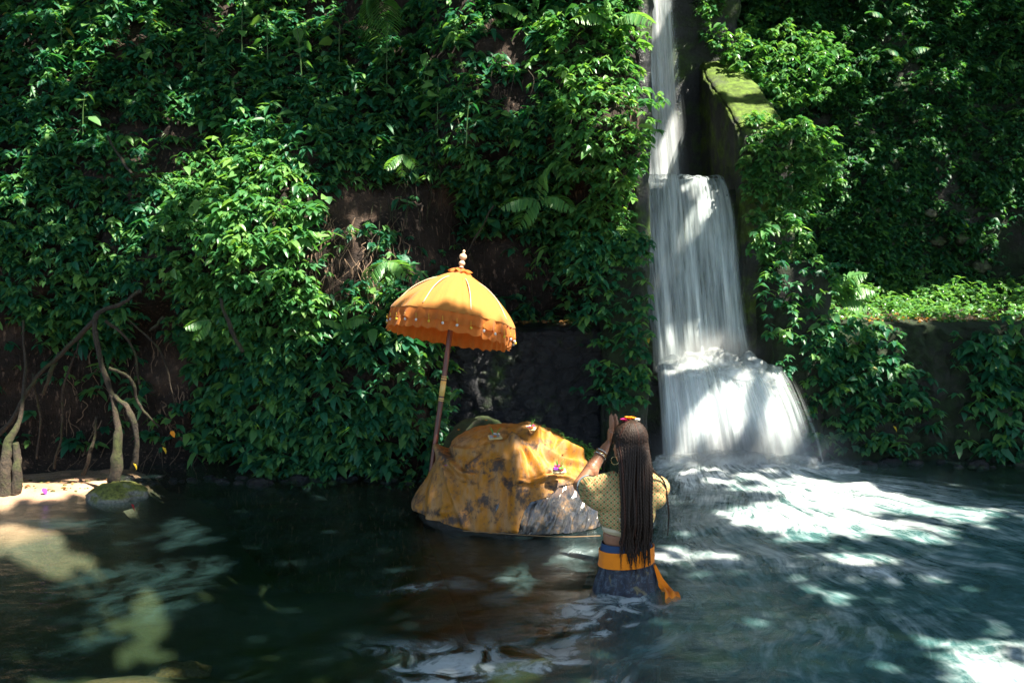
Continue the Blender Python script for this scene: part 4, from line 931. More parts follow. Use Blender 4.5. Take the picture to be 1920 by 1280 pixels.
def frill(name, r0, z0, r1, z1, wav, seed, m_, n=9):
    G = []
    for i in range(n):
        t = i / (n - 1); g = cloth_ring(r0 + (r1 - r0) * t, z0 + (z1 - z0) * t, wav * (.35 + .65 * t), seed * 1.3, seed)
        g[:, 2] += .006 * t * np.sin(a * 31 + seed + 2 * np.sin(a * 4)) + .005 * t * fbm(np.cos(a) * 12, np.sin(a) * 12, seed, 3, 2) ; G.append(g)
    G = np.array(G); return rehome(mesh_np(name, G.reshape(-1, 3) @ (1.045 * MA.T) + crown_o, grid_faces(len(G), nA, wrap_v=True), m_), par)
frill("upper_frill", .387, .006, .396, -.064, .016, 11, FAB2)
frill("lower_frill", .378, -.02, .386, -.116, .015, 12, FAB2)
# gathered ruff under the finial, finial
G = []
for i in range(8):
    t = i / 7; g = cloth_ring(.018 + .05 * t, .318 - .02 * t + .010 * math.sin(t * 3), 0, 0, 5); g[:, :2] *= (1 + .16 * t * np.sin(a * 11))[:, None]; g[:, 2] += .008 * t * np.cos(a * 7); G.append(g)
rehome(mesh_np("ruff", np.array(G).reshape(-1, 3) @ (1.045 * MA.T) + crown_o, grid_faces(8, nA, wrap_v=True), FAB2), par)
fp = [(.001, .415), (.006, .412), (.009, .404), (.006, .397), (.008, .393), (.019, .384), (.022, .372), (.017, .360), (.009, .353), (.012, .348), (.018, .338), (.017, .328), (.010, .318), (.014, .31), (.001, .305)]
V, F = lathe_geo(spline(np.array(fp), 4) * 1.12, 24, cax, crown_o); rehome(mesh_np("finial", V, F, TURN), par)
# ribs and pompoms
s = None
for k in range(8):
    an = k * 2 * np.pi / 8 + .2; pts = [(.012, .28), (.16, .235), (.28, .15), (.372, .03)]; P3 = np.array([[r * math.cos(an), r * math.sin(an), z] for r, z in pts]) @ (1.045 * MA.T) + crown_o
    V, F = tube_geo(spline(P3, 5), .0035, 6); rehome(mesh_np("rib", V, F, TURN), par)
for k in range(30):
    an = k * 2 * np.pi / 30 + .05; p0 = np.array([.399 * math.cos(an), .399 * math.sin(an), -.038]) @ (1.045 * MA.T) + crown_o; l = .036
    V, F = tube_geo([p0, p0 + [0, 0, -l / 2], p0 + [0, 0, -l]], .0014, 4); st_ = mesh_np("tassel", V, F, PET["yellow"]); rehome(st_, par)
    V, F = ell_geo(p0 + [0, 0, -l - .006], (.0085, .0085, .009), 10, noise=.25, ns=5, seed=k); o = mesh_np("pompom", V, F, PET["white"] if k % 3 else PET["yellow"])
    co = np.array(par.location); me = o.data; cc = np.empty(len(me.vertices) * 3, np.float32); me.vertices.foreach_get("co", cc); me.vertices.foreach_set("co", (cc.reshape(-1, 3) - co).astype(np.float32).ravel()); o.parent = st_
# ------------------------------------------------------------------ the woman
# own axes: x to her right, y forward (away from the camera), z up, 0 at the water line
WLOC = (0.548, 4.66, 0.0); WROT = math.radians(5)
person = thing("person", WLOC, "woman with long black braids standing waist deep, palms pressed together above her brow", "person")
person.rotation_euler = (0, 0, WROT)
def cone(a, b, ra, rb, k=20, n=7):
    a = np.array(a, float); b = np.array(b, float)
    L = np.linalg.norm(b - a); d = (b - a) / L; M = axis_mat(d)
    pr = [(ra * math.cos(t), ra * math.sin(t)) for t in np.linspace(-math.pi / 2 + .02, 0, n)] + [(rb * math.cos(t), L + rb * math.sin(t)) for t in np.linspace(0, math.pi / 2 - .02, n)]
    return lathe_geo(pr, k, d, a)
def melt(name, pieces, voxel, smooth=6, m=None, parent=None, cut=None, post=None):
    """fuse overlapping pieces into one continuous skin"""
    s = Soup()
    for V, F in pieces: s.add(V, F)
    o = s.build(name + "_raw", None); md = o.modifiers.new("r", 'REMESH'); md.mode = 'VOXEL'; md.voxel_size = voxel
    sm = o.modifiers.new("s", 'SMOOTH'); sm.factor = .5; sm.iterations = smooth
    dg = bpy.context.evaluated_depsgraph_get(); dg.update(); ev = o.evaluated_get(dg); me = bpy.data.meshes.new_from_object(ev)
    n = len(me.vertices); co = np.empty(n * 3, np.float32); me.vertices.foreach_get("co", co); co = co.reshape(-1, 3).astype(float)
    F = np.array([p.vertices[:] if len(p.vertices) == 4 else (*p.vertices, p.vertices[-1]) for p in me.polygons], np.int32)
    bpy.data.objects.remove(o); bpy.data.meshes.remove(me)
    if post is not None: co = post(co)
    if cut is not None:
        ok = cut(co); F = F[ok[F].all(1)]
        used = np.unique(F); mp = np.full(n, -1); mp[used] = np.arange(len(used)); co = co[used]; F = mp[F]
    if name == "": return co, F
    return mesh_np(name, co, F, m, parent)
SH, EL, WR = (.150, .01, .485), (.190, .235, .452), (.042, .335, .622)
def mx_(p, s): return (p[0] * s, p[1], p[2])
pcs = []
# torso, buttocks, legs
pcs += [ell_geo((0, .0, .40), (.135, .085, .155), 32), ell_geo((0, .01, .47), (.150, .075, .075), 32), ell_geo((0, .01, .26), (.112, .078, .14), 32), ell_geo((0, .0, .10), (.142, .098, .13), 32), ell_geo((0, 0, .0), (.155, .11, .13), 32),
        ell_geo((-.07, -.055, .0), (.082, .075, .10), 24), ell_geo((.07, -.055, .0), (.082, .075, .10), 24), ell_geo((-.065, .075, .40), (.055, .045, .06), 20), ell_geo((.065, .075, .40), (.055, .045, .06), 20)]
for s in (-1, 1):
    pcs += [cone((s * .08, 0, -.03), (s * .085, .01, -.42), .082, .052), cone((s * .085, .01, -.42), (s * .088, -.01, -.80), .050, .034), ell_geo((s * .086, -.03, -.54), (.045, .045, .11), 20), ell_geo((s * .095, .05, -.835), (.042, .115, .035), 20)]
    pcs += [cone((s * .06, .0, .50), mx_(SH, s), .055, .050), cone(mx_(SH, s), mx_(EL, s), .046, .035), cone(mx_(EL, s), (s * .110, .29, .540), .034, .034), cone((s * .125, .28, .52), mx_(WR, s), .036, .022), ell_geo((s * .125, .275, .515), (.038, .036, .045), 16)]
# neck and head
HR = math.radians(12); HC = np.array([.012, .035, .690])
def hd(p):
    x, y, z = p; c, s_ = math.cos(HR), math.sin(HR); ct, st = math.cos(-.18), math.sin(-.18)
    y, z = y * ct - z * st, y * st + z * ct
    return (HC[0] + x * c - y * s_, HC[1] + x * s_ + y * c, HC[2] + z)
HM = np.array([[math.cos(HR), -math.sin(HR), 0], [math.sin(HR), math.cos(HR), 0], [0, 0, 1.0]])
def he(c, r, k=20): return ell_geo(hd(c), r, k, HM)
pcs += [cone((0, -.005, .50), hd((0, -.01, -.06)), .050, .046), he((0, -.012, .025), (.072, .090, .085), 32), he((0, .025, -.035), (.056, .066, .075), 28), he((0, .062, -.082), (.028, .026, .024)), he((0, .090, -.012), (.011, .020, .024), 14), he((0, .100, -.024), (.014, .010, .009), 12),
        he((-.028, .072, -.018), (.022, .018, .016), 14), he((.028, .072, -.018), (.022, .018, .016), 14), he((0, .083, -.052), (.020, .010, .0055), 12), he((0, .082, -.061), (.017, .010, .006), 12), he((0, .070, .028), (.05, .022, .03), 18)]
for s in (-1, 1):
    pcs += [he((s * .071, -.012, -.018), (.008, .018, .028), 14), he((s * .077, -.018, -.008), (.006, .012, .018), 12), he((s * .070, -.006, -.042), (.008, .010, .010), 10)]
# hands: palm and four fingers each, pressed together, thumbs set off the side of the palm near its base
for s in (-1, 1):
    w = np.array(mx_(WR, s)); up = np.array([0, .035, 1.0]); up /= np.linalg.norm(up)
    base = np.array([s * .016, .345, .652])
    pcs += [cone(w, base, .021, .016), cone(base + [s * .0, -.020, .0], base + [0, -.020, .048], .0125, .0120), cone(base + [0, .002, .0], base + [0, .002, .055], .013, .0125), cone(base + [0, .022, .0], base + [0, .022, .050], .0125, .0115)]
    for j, (yo, L, fan) in enumerate([(-.029, .058, -.17), (-.010, .072, -.05), (.009, .078, .04), (.028, .070, .13)]):
        r = .0082 - .0006 * (j == 0); p0 = base + [-s * .006, yo, .052]; d = np.array([s * .03, fan + .05, 1.0]); d /= np.linalg.norm(d)
        p1 = p0 + d * L * .48; d2 = d + [-s * .05, .02, 0]; d2 /= np.linalg.norm(d2); p2 = p1 + d2 * L * .30; p3 = p2 + d2 * L * .22
        pcs += [cone(p0, p1, r, r * .93, 12, 4), cone(p1, p2, r * .93, r * .86, 12, 4), cone(p2, p3, r * .86, r * .72, 12, 4)]
    t0 = base + [s * .002, -.024, .006]; t1 = t0 + [s * .006, -.030, .020]; t2 = t1 + [0, -.012, .026]
    pcs += [cone(t0, t1, .012, .0095, 12, 4), cone(t1, t2, .0095, .0075, 12, 4)]
def skin_mat():
    q = N("skin"); p = q.obj(); n = q.noise(p, 14, 4)
    c = q.mix(n, (.26, .115, .06), (.36, .17, .095)); q.set(color=c, rough=.42, spec=.45, sss=.12, normal=q.bump(q.noise(p, 220, 2), .12, .002))
    q.b.inputs["Subsurface Radius"].default_value = (.02, .008, .004); return q.m
SKIN = skin_mat()
def under(co):
    co = co.copy(); k = 1 - .20 * sstep(.20, .10, co[:, 2]) - .06 * sstep(.40, .34, co[:, 2]) * (np.abs(co[:, 0]) < .14) * (co[:, 2] > .27); co[:, 0] *= k; co[:, 1] *= k
    return co
melt("body", pcs, .0026, 5, SKIN, person, post=under)
# eyes and lips (the face looks away from the camera)
EYE = N("eye_white").set(color=(.7, .68, .62), rough=.2).m; LIP = N("lip").set(color=(.35, .10, .08), rough=.4).m; DARK = N("lash").set(color=(.02, .012, .01), rough=.6).m
for s in (-1, 1):
    V, F = he((s * .028, .083, -.014), (.0125, .008, .0065), 14); e = mesh_np("eye", V, F, EYE, person)
    V, F = he((s * .028, .0895, -.014), (.0052, .003, .0056), 12); mesh_np("iris", V, F, DARK, e)
    V, F = tube_geo(spline([hd((s * .012, .090, .006)), hd((s * .03, .089, .013)), hd((s * .046, .076, .006))], 5), .0028, 6); mesh_np("eyebrow", V, F, DARK, person)
V, F = he((0, .088, -.056), (.017, .008, .008), 14); mesh_np("lips", V, F, LIP, person)
# top: patterned cropped blouse with loose short sleeves
q = N("batik_blouse"); p = q.obj(); u, v, w_ = q.sep(p)
u = q.math('ADD', u, q.math('MULTIPLY', w_, .0))
gx_ = q.math('MULTIPLY', q.math('ADD', w_, u), 33.0); gy_ = q.math('MULTIPLY', q.math('SUBTRACT', w_, u), 33.0)
def cellf(a): return q.math('SUBTRACT', q.math('FRACT', a), .5)
ca, cb = cellf(gx_), cellf(gy_)
r2 = q.math('SQRT', q.math('ADD', q.math('MULTIPLY', ca, ca), q.math('MULTIPLY', cb, cb)))
dot = q.ramp(r2, (.17, 1.0), (.24, 0.0))
ga, gb = cellf(q.math('ADD', gx_, .5)), cb
pt1 = q.math('SQRT', q.math('ADD', q.math('MULTIPLY', q.math('MULTIPLY', ga, ga), 14.0), q.math('MULTIPLY', q.math('MULTIPLY', gb, gb), 2.2)))
ha, hb = ca, cellf(q.math('ADD', gy_, .5))
pt2 = q.math('SQRT', q.math('ADD', q.math('MULTIPLY', q.math('MULTIPLY', ha, ha), 2.2), q.math('MULTIPLY', q.math('MULTIPLY', hb, hb), 14.0)))
pet = q.math('MAXIMUM', q.ramp(pt1, (.42, 1.0), (.52, 0.0)), q.ramp(pt2, (.42, 1.0), (.52, 0.0)))
ring_ = q.ramp(q.math('ABSOLUTE', q.math('SUBTRACT', r2, .42)), (.04, 1.0), (.09, 0.0))
n_ = q.noise(p, 12, 4)
c = q.mix(n_, (.30, .27, .09), (.40, .36, .15)); c = q.mix(q.math('MULTIPLY', ring_, .35), c, (.55, .52, .34)); c = q.mix(q.math('MULTIPLY', pet, .85), c, (.45, .085, .03)); c = q.mix(q.math('MULTIPLY', dot, .85), c, (.05, .07, .035))
q.set(color=c, rough=.75, spec=.25, normal=q.bump(q.noise(p, 400, 2), .2, .002)); BLOUSE = q.m
bp = [ell_geo((0, .0, .435), (.158, .098, .105), 32), ell_geo((0, .005, .475), (.165, .085, .065), 32), ell_geo((0, .0, .36), (.140, .096, .12), 32), ell_geo((0, .0, .29), (.125, .090, .10), 32), cone((-.05, .0, .515), (-.13, .0, .50), .06, .055), cone((.05, .0, .515), (.13, .0, .50), .06, .055)]
for s in (-1, 1):
    e = np.array(mx_(EL, s)) * .46 + np.array(mx_(SH, s)) * .54
    bp += [cone(mx_(SH, s), e, .058, .053), cone((s * .13, .0, .44), (s * .160, .09, .44), .06, .055)]
def wrk(co):
    a = np.arctan2(co[:, 1], co[:, 0]); k = .0045 * fbm(co[:, 0] * 16 + co[:, 2] * 9, co[:, 2] * 9, co[:, 1] * 12, 4, 4) + .003 * np.sin(co[:, 2] * 55 + co[:, 0] * 40) * sstep(.42, .32, co[:, 2])
    r = np.hypot(co[:, 0], co[:, 1]) + 1e-6
    co = co.copy(); co[:, 0] += k * co[:, 0] / r; co[:, 1] += k * co[:, 1] / r; return co
hem = lambda c: .315 - .05 * sstep(-.12, .05, c[:, 0]) + .07 * sstep(.0, .10, c[:, 1])
def bcut(co):
    ok = co[:, 2] > hem(co)
    for s in (-1, 1):                     # open sleeve ends
        d = np.array(mx_(EL, s)) - np.array(mx_(SH, s)); d /= np.linalg.norm(d)
        ok &= ~(((co - np.array(mx_(SH, s))) @ d > .105) & (np.sign(co[:, 0]) == s))
    neck = (np.hypot(co[:, 0], co[:, 1] - .01) < .062) & (co[:, 2] > .50); return ok & ~neck
bl = melt("blouse", bp, .0045, 8, BLOUSE, person, cut=bcut, post=wrk); sd = bl.modifiers.new("t", 'SOLIDIFY'); sd.thickness = .0025; sd.offset = -1
TRIM = N("blue_trim").set(color=(.10, .13, .15), rough=.7).m
for s in (-1, 1):
    d = np.array(mx_(EL, s)) - np.array(mx_(SH, s)); d /= np.linalg.norm(d); M = axis_mat(d); c0 = np.array(mx_(SH, s)) + d * .104
    a = np.linspace(0, 2 * np.pi, 33); P = c0 + (np.stack([np.cos(a) * .056, np.sin(a) * .056, 0 * a], 1)) @ M.T; V, F = tube_geo(P, .0045, 6); mesh_np("sleeve_trim", V, F, TRIM, person)
# cream bandeau, sash, skirt: wound round the waist
def wrap(name, zs, rx, ry, m, wob=.0015, n=160, dz=lambda a: 0 * a, pleat=0.0, pk=0):
    a = np.linspace(0, 2 * np.pi, n, endpoint=False); G = []
    for i, z in enumerate(zs):
        f = i / (len(zs) - 1); R1 = np.interp(f, np.linspace(0, 1, len(rx)), rx); R2 = np.interp(f, np.linspace(0, 1, len(ry)), ry)
        k = wob * fbm(np.cos(a) * 4, np.sin(a) * 4, z * 50, 3, len(name)) + pleat * np.sin(a * pk + 2 * fbm(np.cos(a), np.sin(a), z * 3, 2, 4))
        G.append(np.stack([(R1 + k) * np.cos(a), (R2 + k) * np.sin(a) + .0, z + dz(a)], -1))
    o = mesh_np(name, np.array(G).reshape(-1, 3), grid_faces(len(zs), n, wrap_v=True), m, person); sd = o.modifiers.new("t", 'SOLIDIFY'); sd.thickness = .003; sd.offset = -1; return o
CREAM = N("cream_band"); pz = CREAM.obj(); wv = CREAM.noise(CREAM.mapping(pz, (6, 6, 120)), 1, 3); CREAM.set(color=CREAM.mix(CREAM.ramp(wv, (.4, 0.0), (.6, 1.0)), (.40, .30, .16), (.60, .50, .33)), rough=.7, normal=CREAM.bump(wv, .6, .006))
tilt = lambda a: -.035 * np.cos(a) * 1.0
wrap("bandeau", np.linspace(.268, .36, 26), [.116, .122], [.084, .092], CREAM.m, .003, dz=lambda a: -.018 * np.cos(a))
BLUE = N("blue_waistband").set(color=(.012, .045, .12), rough=.7).m
wrap("waistband", np.linspace(.185, .232, 6), [.124, .117], [.094, .088], BLUE, .002, dz=lambda a: .006 * np.cos(a))
ORS = fabric("orange_sash", (.95, .26, .008), .1, 3)
wrap("sash", np.linspace(.125, .203, 16), [.133, .129], [.105, .100], ORS, .004, dz=lambda a: .010 * np.cos(a))
q = N("batik_skirt"); p = q.obj(); a1 = q.noise(p, 34, 6, .7, 1.2); a2 = q.noise(p, 22, 5, .6, .5)
c = q.ramp(a1, (.42, (.002, .004, .011)), (.53, (.005, .013, .034)), (.60, (.05, .07, .09)), (.66, (.006, .016, .032)))
c = q.mix(q.ramp(a2, (.60, 0.0), (.66, .6)), c, (.18, .14, .05)); q.set(color=c, rough=.6, normal=q.bump(a1, .2, .004)); SKIRT = q.m
wrap("skirt", np.concatenate([np.linspace(.138, -.3, 40), np.linspace(-.32, -.80, 20)]), [.118, .146, .172, .175, .172, .165, .165, .16], [.090, .120, .140, .140, .14, .14, .14, .14], SKIRT, .006, pleat=.004, pk=17)
# loose sash end floating on the water at her right
G = []
path = spline([(.13, -.03, .12), (.155, -.05, .05), (.178, -.070, .020), (.192, -.115, .012), (.190, -.165, -.012)], 8)
for i, pnt in enumerate(path):
    f = i / (len(path) - 1); wd = .010 + .030 * f; uu = np.linspace(-1, 1, 9)
    side = np.array([1.0, .25, 0]) if f > .3 else np.array([.6, .5, .3])
    G.append(pnt + uu[:, None] * side * wd + np.stack([0 * uu, 0 * uu, .010 * np.sin(uu * 6 + f * 9) * (1 if f < .8 else .6)], 1))
o = mesh_np("sash_end", np.array(G).reshape(-1, 3), grid_faces(len(G), 9), ORS, person); sd = o.modifiers.new("t", 'SOLIDIFY'); sd.thickness = .003
# hair: scalp cap and long braids
q = N("black_hair"); p = q.obj(); v = q.attr("var"); n_ = q.noise(p, 300, 3)
c = q.mix(n_, (.010, .006, .004), (.035, .02, .013)); c = q.mix(q.ramp(v, (.8, 0.0), (.95, .5)), c, (.07, .022, .012)); q.set(color=c, rough=.55, spec=.25, normal=q.bump(n_, .4, .002)); HAIR = q.m
s_ = Soup()
V, F = he((0, -.018, .030), (.0785, .0945, .0885), 48); co = V - np.array(hd((0, 0, 0)))
yl = co @ np.array([-math.sin(HR), math.cos(HR), 0]); ok = ~((yl > .045) & (co[:, 2] < .06)) & (co[:, 2] > -.05)
F = F[ok[F].all(1)]; s_.add(V, F, .1)
cap_r = np.array([.0795, .0955, .0895])
def scalp(az, el):       # az 0 = back of the head, el from the nape (0) to the crown
    d = np.array([math.sin(az) * math.cos(el), -math.cos(az) * math.cos(el), math.sin(el)]); return np.array(hd((0, -.018, .030))) + HM @ (d * cap_r)
rb = random.Random(5)
nb = 0
def braid(pts, r=.0052, var=None, sub=14, tap=.55):
    P = spline(pts, sub); seg = np.linalg.norm(np.diff(P, axis=0), axis=1); s = np.concatenate([[0], np.cumsum(seg)]); L = s[-1]; m = int(L / .0028); t = np.linspace(0, L, m)
    Pp = np.stack([np.interp(t, s, P[:, i]) for i in range(3)], 1); ph = rb.random() * 6
    rr2 = r * (1 + .20 * np.abs(np.sin(t / .0088 * np.pi / 2 + ph)) - .08) * np.interp(t / L, [0, .04, .75, 1], [.7, 1, .95, tap])
    Pp[:, 0] += .0011 * np.sin(t / .0088 * np.pi + ph); V, F = tube_geo(Pp, rr2, 6); s_.add(V, F, rb.random() if var is None else var)
for row, (n, el0, yb, rr1, zend) in enumerate([(15, 1.35, -.112, .0060, .165), (15, 1.15, -.106, .0058, .15), (14, .9, -.100, .0058, .16), (13, .55, -.094, .0058, .19), (11, .2, -.09, .0055, .22), (9, 1.5, -.118, .0058, .19)]):
    for i in range(n):
        f = (i / (n - 1) - .5) * 2; az = f * (1.30 - .15 * row) + rb.uniform(-.03, .03)
        xe = .022 + f * (.074 - .004 * row) + rb.uniform(-.004, .004)
        pts = []
        for e_ in np.linspace(1.0, 0, 5):
            ee = el0 * e_ - .15 * (1 - e_)
            pts.append(scalp(az * (1 - .75 * (ee / 1.57) ** 2 if ee > 0 else 1) if True else az, ee) + np.array([0, 0, 0]))
        out = yb - .006 * abs(math.cos(f * 1.4)) + rb.uniform(-.003, .003)
        bx_ = pts[-1][0]
        pts += [(bx_ * .6 + xe * .4, out + .030, .615), (xe * .9 + bx_ * .1, out + .008, .52), (xe + rb.uniform(-.009, .009), out - .004 + rb.uniform(-.006, .006), .36), (xe + rb.uniform(-.009, .009), out + .002, .30), (xe + rb.uniform(-.006, .006), out + .008, .25), (xe + rb.uniform(-.010, .010), out + .006, zend + .035 + rb.uniform(-.045, .06))]
        braid(pts, rr1 * rb.uniform(.9, 1.08))
        if rb.random() < .7:         # fine loose ends
            e = np.array(pts[-1]); 
            for _ in range(2):
                V, F = tube_geo(spline([e + [0, 0, .02], e + [rb.uniform(-.004, .004), -.002, -.03], e + [rb.uniform(-.008, .008), -.003, -.065 - rb.random() * .03]], 5), np.linspace(.0016, .0006, 11), 4); s_.add(V, F, .2)
braid([scalp(1.35, .2), (.105, -.05, .60), (.165, -.045, .53), (.188, -.03, .44), (.196, -.03, .36), (.192, -.03, .26)], .0045, .1)
braid([scalp(-1.7, .35), (-.075, .06, .66), (-.095, .09, .58), (-.10, .10, .52)], .0042, .1)
s_.build("braids", HAIR, person)
# flowers in her hair, earring, bangles, ring
for x, k in ((-.030, "magenta"), (-.008, "orange"), (.012, "orange"), (.038, "white")):
    s = Soup(); c0 = np.array(hd((x, -.035, .124 - abs(x) * .35)))
    for j in range(3): flower_geo(s, c0 + [rb.uniform(-.006, .006), rb.uniform(-.006, .006), .004 * j], .017, 5, seed=j + x * 50)
    s.build("hair_flower", PET[k], person, False)
METAL = N("gold").set(color=(.75, .55, .25), rough=.25, metal=1.0).m; SILVER = N("silver").set(color=(.75, .72, .68), rough=.25, metal=1.0).m
def hoop(name, c, R, r, ax_, m):
    a = np.linspace(0, 2 * np.pi, 41); P = np.array(c) + np.stack([np.cos(a) * R, np.sin(a) * R, 0 * a], 1) @ axis_mat(ax_).T; V, F = tube_geo(P, r, 6, False); mesh_np(name, V, F, m, person)
hoop("earring", np.array(hd((-.078, -.010, -.070))), .019, .0014, (.35, 1, 0), METAL)
hoop("earring", np.array(hd((.078, -.010, -.070))), .019, .0014, (.35, 1, 0), METAL)
fa = np.array(mx_(WR, -1)) - np.array(mx_(EL, -1)); fa /= np.linalg.norm(fa)
for f, R, m_, j in ((.84, .030, SILVER, .1), (.79, .032, METAL, -.12), (.755, .033, SILVER, .02)):
    hoop("bangle", np.array(mx_(EL, -1)) + fa * .247 * f, R, .0028, fa + [j, j, 0], m_)
hoop("ring", (-.020, .335, .696), .012, .0018, (0, .1, 1), METAL)
# ------------------------------------------------------------------ roots, snags, small rocks
def roots(name, label, cat, items, extra=None):
    c = at(float(items[0][1][-1][0]), float(items[0][1][-1][1]), items[0][1][-1][2]); t = thing(name, c, label, cat)
    for i, (kind_, pts, R) in enumerate(items):
        P = np.array([at(float(a), float(b), Yq) for a, b, Yq in pts]); P = spline(P, 10); n = len(P)
        P = P + .012 * np.stack([fbm(np.arange(n) * .3, j * 7.3 + i, 3.1, 3) for j in range(3)], 1)
        r = np.interp(np.linspace(0, 1, n), np.linspace(0, 1, len(R)), R) * (1 + .18 * fbm(np.arange(n) * .5, i, 0, 2, 3))
        V, F = tube_geo(P, r, 14)
        cen = np.repeat(np.vstack([P[:1], P, P[-1:]]), 14, axis=0); dirv = V - cen; V = cen + dirv * (1 + .22 * fbm(V[:, 0] * 18, V[:, 1] * 18, V[:, 2] * 7, 3, i))[:, None]
        rehome(mesh_np(kind_, V, F, BARK), t)
    return t
roots("tree_roots", "mossy forked roots and stem standing against the bank above the small rock", "tree", [
    ("trunk", [(262, 545, 6.75), (225, 570, 6.7), (178, 596, 6.65), (190, 680, 6.62), (215, 760, 6.6), (222, 830, 6.55), (212, 905, 6.5)], [.012, .013, .017, .016, .019, .028, .045]),
    ("root", [(178, 600, 6.65), (130, 650, 6.75), (85, 690, 6.8), (50, 735, 6.8), (20, 790, 6.75), (-20, 830, 6.7)], [.017, .014, .012, .014, .016, .016]),
    ("root", [(215, 740, 6.6), (245, 775, 6.55), (258, 830, 6.55), (250, 880, 6.6)], [.014, .020, .017, .024]),
    ("root", [(205, 690, 6.62), (245, 710, 6.7), (262, 760, 6.75), (300, 800, 6.8)], [.012, .010, .010, .006]),
    ("root", [(182, 780, 6.9), (175, 830, 6.85), (155, 890, 6.8)], [.008, .010, .014]),
    ("root", [(150, 640, 6.9), (120, 720, 6.95), (118, 800, 6.95), (100, 880, 6.9)], [.006, .008, .007, .010]), ("root", [(60, 700, 6.9), (75, 780, 6.95), (70, 860, 6.9)], [.006, .008, .008]), ("root", [(240, 600, 6.9), (300, 660, 6.95), (330, 760, 7.0)], [.006, .008, .004]),
    ("root", [(110, 660, 6.85), (95, 700, 6.8), (80, 740, 6.85)], [.010, .014, .01]),
    ("root", [(200, 600, 6.7), (250, 655, 6.75), (262, 720, 6.8)], [.012, .008, .006])])
roots("tree_stump", "pale mossy root stump on the sand at the left edge", "tree", [
    ("trunk", [(42, 600, 6.75), (46, 700, 6.7), (38, 780, 6.6), (15, 830, 6.5), (10, 880, 6.42), (12, 935, 6.4)], [.007, .010, .014, .028, .036, .06]),
    ("root", [(30, 830, 6.5), (34, 880, 6.42), (28, 930, 6.38)], [.02, .03, .035])])
roots("dead_branch", "bare brown stick slanting through the shrub left of the parasol", "branch", [("branch", [(412, 560, 6.45), (430, 610, 6.4), (455, 660, 6.4)], [.010, .014, .012])])
roots("dead_branch", "dark stick hanging from the bare earth beside the parasol finial", "branch", [("branch", [(925, 385, 7.4), (900, 430, 7.4), (872, 480, 7.45)], [.006, .008, .005])])
roots("dead_branch", "short reddish stick poking out of the creepers high on the left", "branch", [("branch", [(200, 255, 7.2), (228, 300, 7.1), (246, 325, 7.0)], [.008, .011, .010])])
roots("dead_branch", "pale broken stick in the bare earth right of the mossy roots", "branch", [("branch", [(305, 595, 6.9), (290, 612, 6.85), (280, 620, 6.85)], [.012, .010, .006])])
roots("snag", "thin dark snag curling beside the narrow upper fall", "branch", [("branch", [(1205, 250, 8.0), (1208, 285, 8.0), (1200, 330, 8.0)], [.010, .008, .004]), ("branch", [(1195, 225, 8.0), (1230, 225, 7.9), (1228, 255, 7.9)], [.008, .005, .003])])
# hanging rootlets on the bare earth
s = Soup(); n = 0
for _ in range(170):
    px, py = (RNG.uniform(560, 760), RNG.uniform(400, 600)) if RNG.random() < .6 else (RNG.uniform(100, 420), RNG.uniform(560, 860))
    P0 = surf_point(LB, np.array([px]), np.array([py]))[0] + [0, -.02, 0]; L = RNG.uniform(.06, .3); pts = [P0]
    for j in range(4):
        b = pts[-1] + [RNG.normal(0, .02), 0, -L / 4]; b[1] = float(LB(b[0], b[2])) - .02 - .015 * RNG.random(); pts.append(b)
    V, F = tube_geo(spline(pts, 3), RNG.uniform(.0015, .004), 4); s.add(V, F)
tag(s.build("rootlets", N("rootlet").set(color=(.20, .13, .08), rough=.8).m), "thin dry rootlets hanging over the bare earth", kind='stuff')
V, F = ell_geo((0, 0, 0), (.19, .14, .095), 48, noise=.3, ns=2.2, seed=12)
o = mesh_np("river_rock", V, F, rock_mat("speckled_rock", (.14, .14, .11), (.34, .33, .27), moss=-.2, rough=.7, mosscol=(.20, .22, .04), scale=1.5, flat_moss=.38)); o.location = on_water(203, 940, 0) + [0, .12, .0]; tag(o, "small moss topped rock beside the sandbank", "rock")
for px, py, z, r, lab in [(125, 1250, -.30, .15, "round stone under the shallow water at the bottom left"), (330, 1130, -.36, .16, "flat sunken stone in the sunlit shallows")]:
    P = on_water(px, py, z); V, F = ell_geo((0, 0, 0), (r, r * .75, r * .35), 40, noise=.45, ns=2.4, seed=px); o = mesh_np("sunken_stone", V, F, rock_mat("sunken_%d" % px, (.12, .10, .05), (.28, .23, .13), moss=-.15, mosscol=(.10, .11, .03)))
    o.location = [P[0], P[1], float(bed_z(P[0], P[1])) + r * .05]; tag(o, lab, "stone", "sunken stones")
# rubble along the foot of the walls and bank
s = Soup()
for i in range(150):
    px = RNG.uniform(200, 790) if i % 2 else RNG.uniform(1560, 2100); b = (903 if px < 800 else 872)
    P = on_water(px, b + RNG.uniform(-8, 5), 0); r = RNG.uniform(.008, .03) if i % 7 else RNG.uniform(.035, .06)
    V, F = ell_geo(P + [0, .05, -.01], (r * 1.5, r, r * .8), 14, noise=.35, ns=2, seed=i); s.add(V, F)
tag(s.build("rubble", LAVA), "dark wet rubble in the shadow along the foot of the banks", kind='stuff')

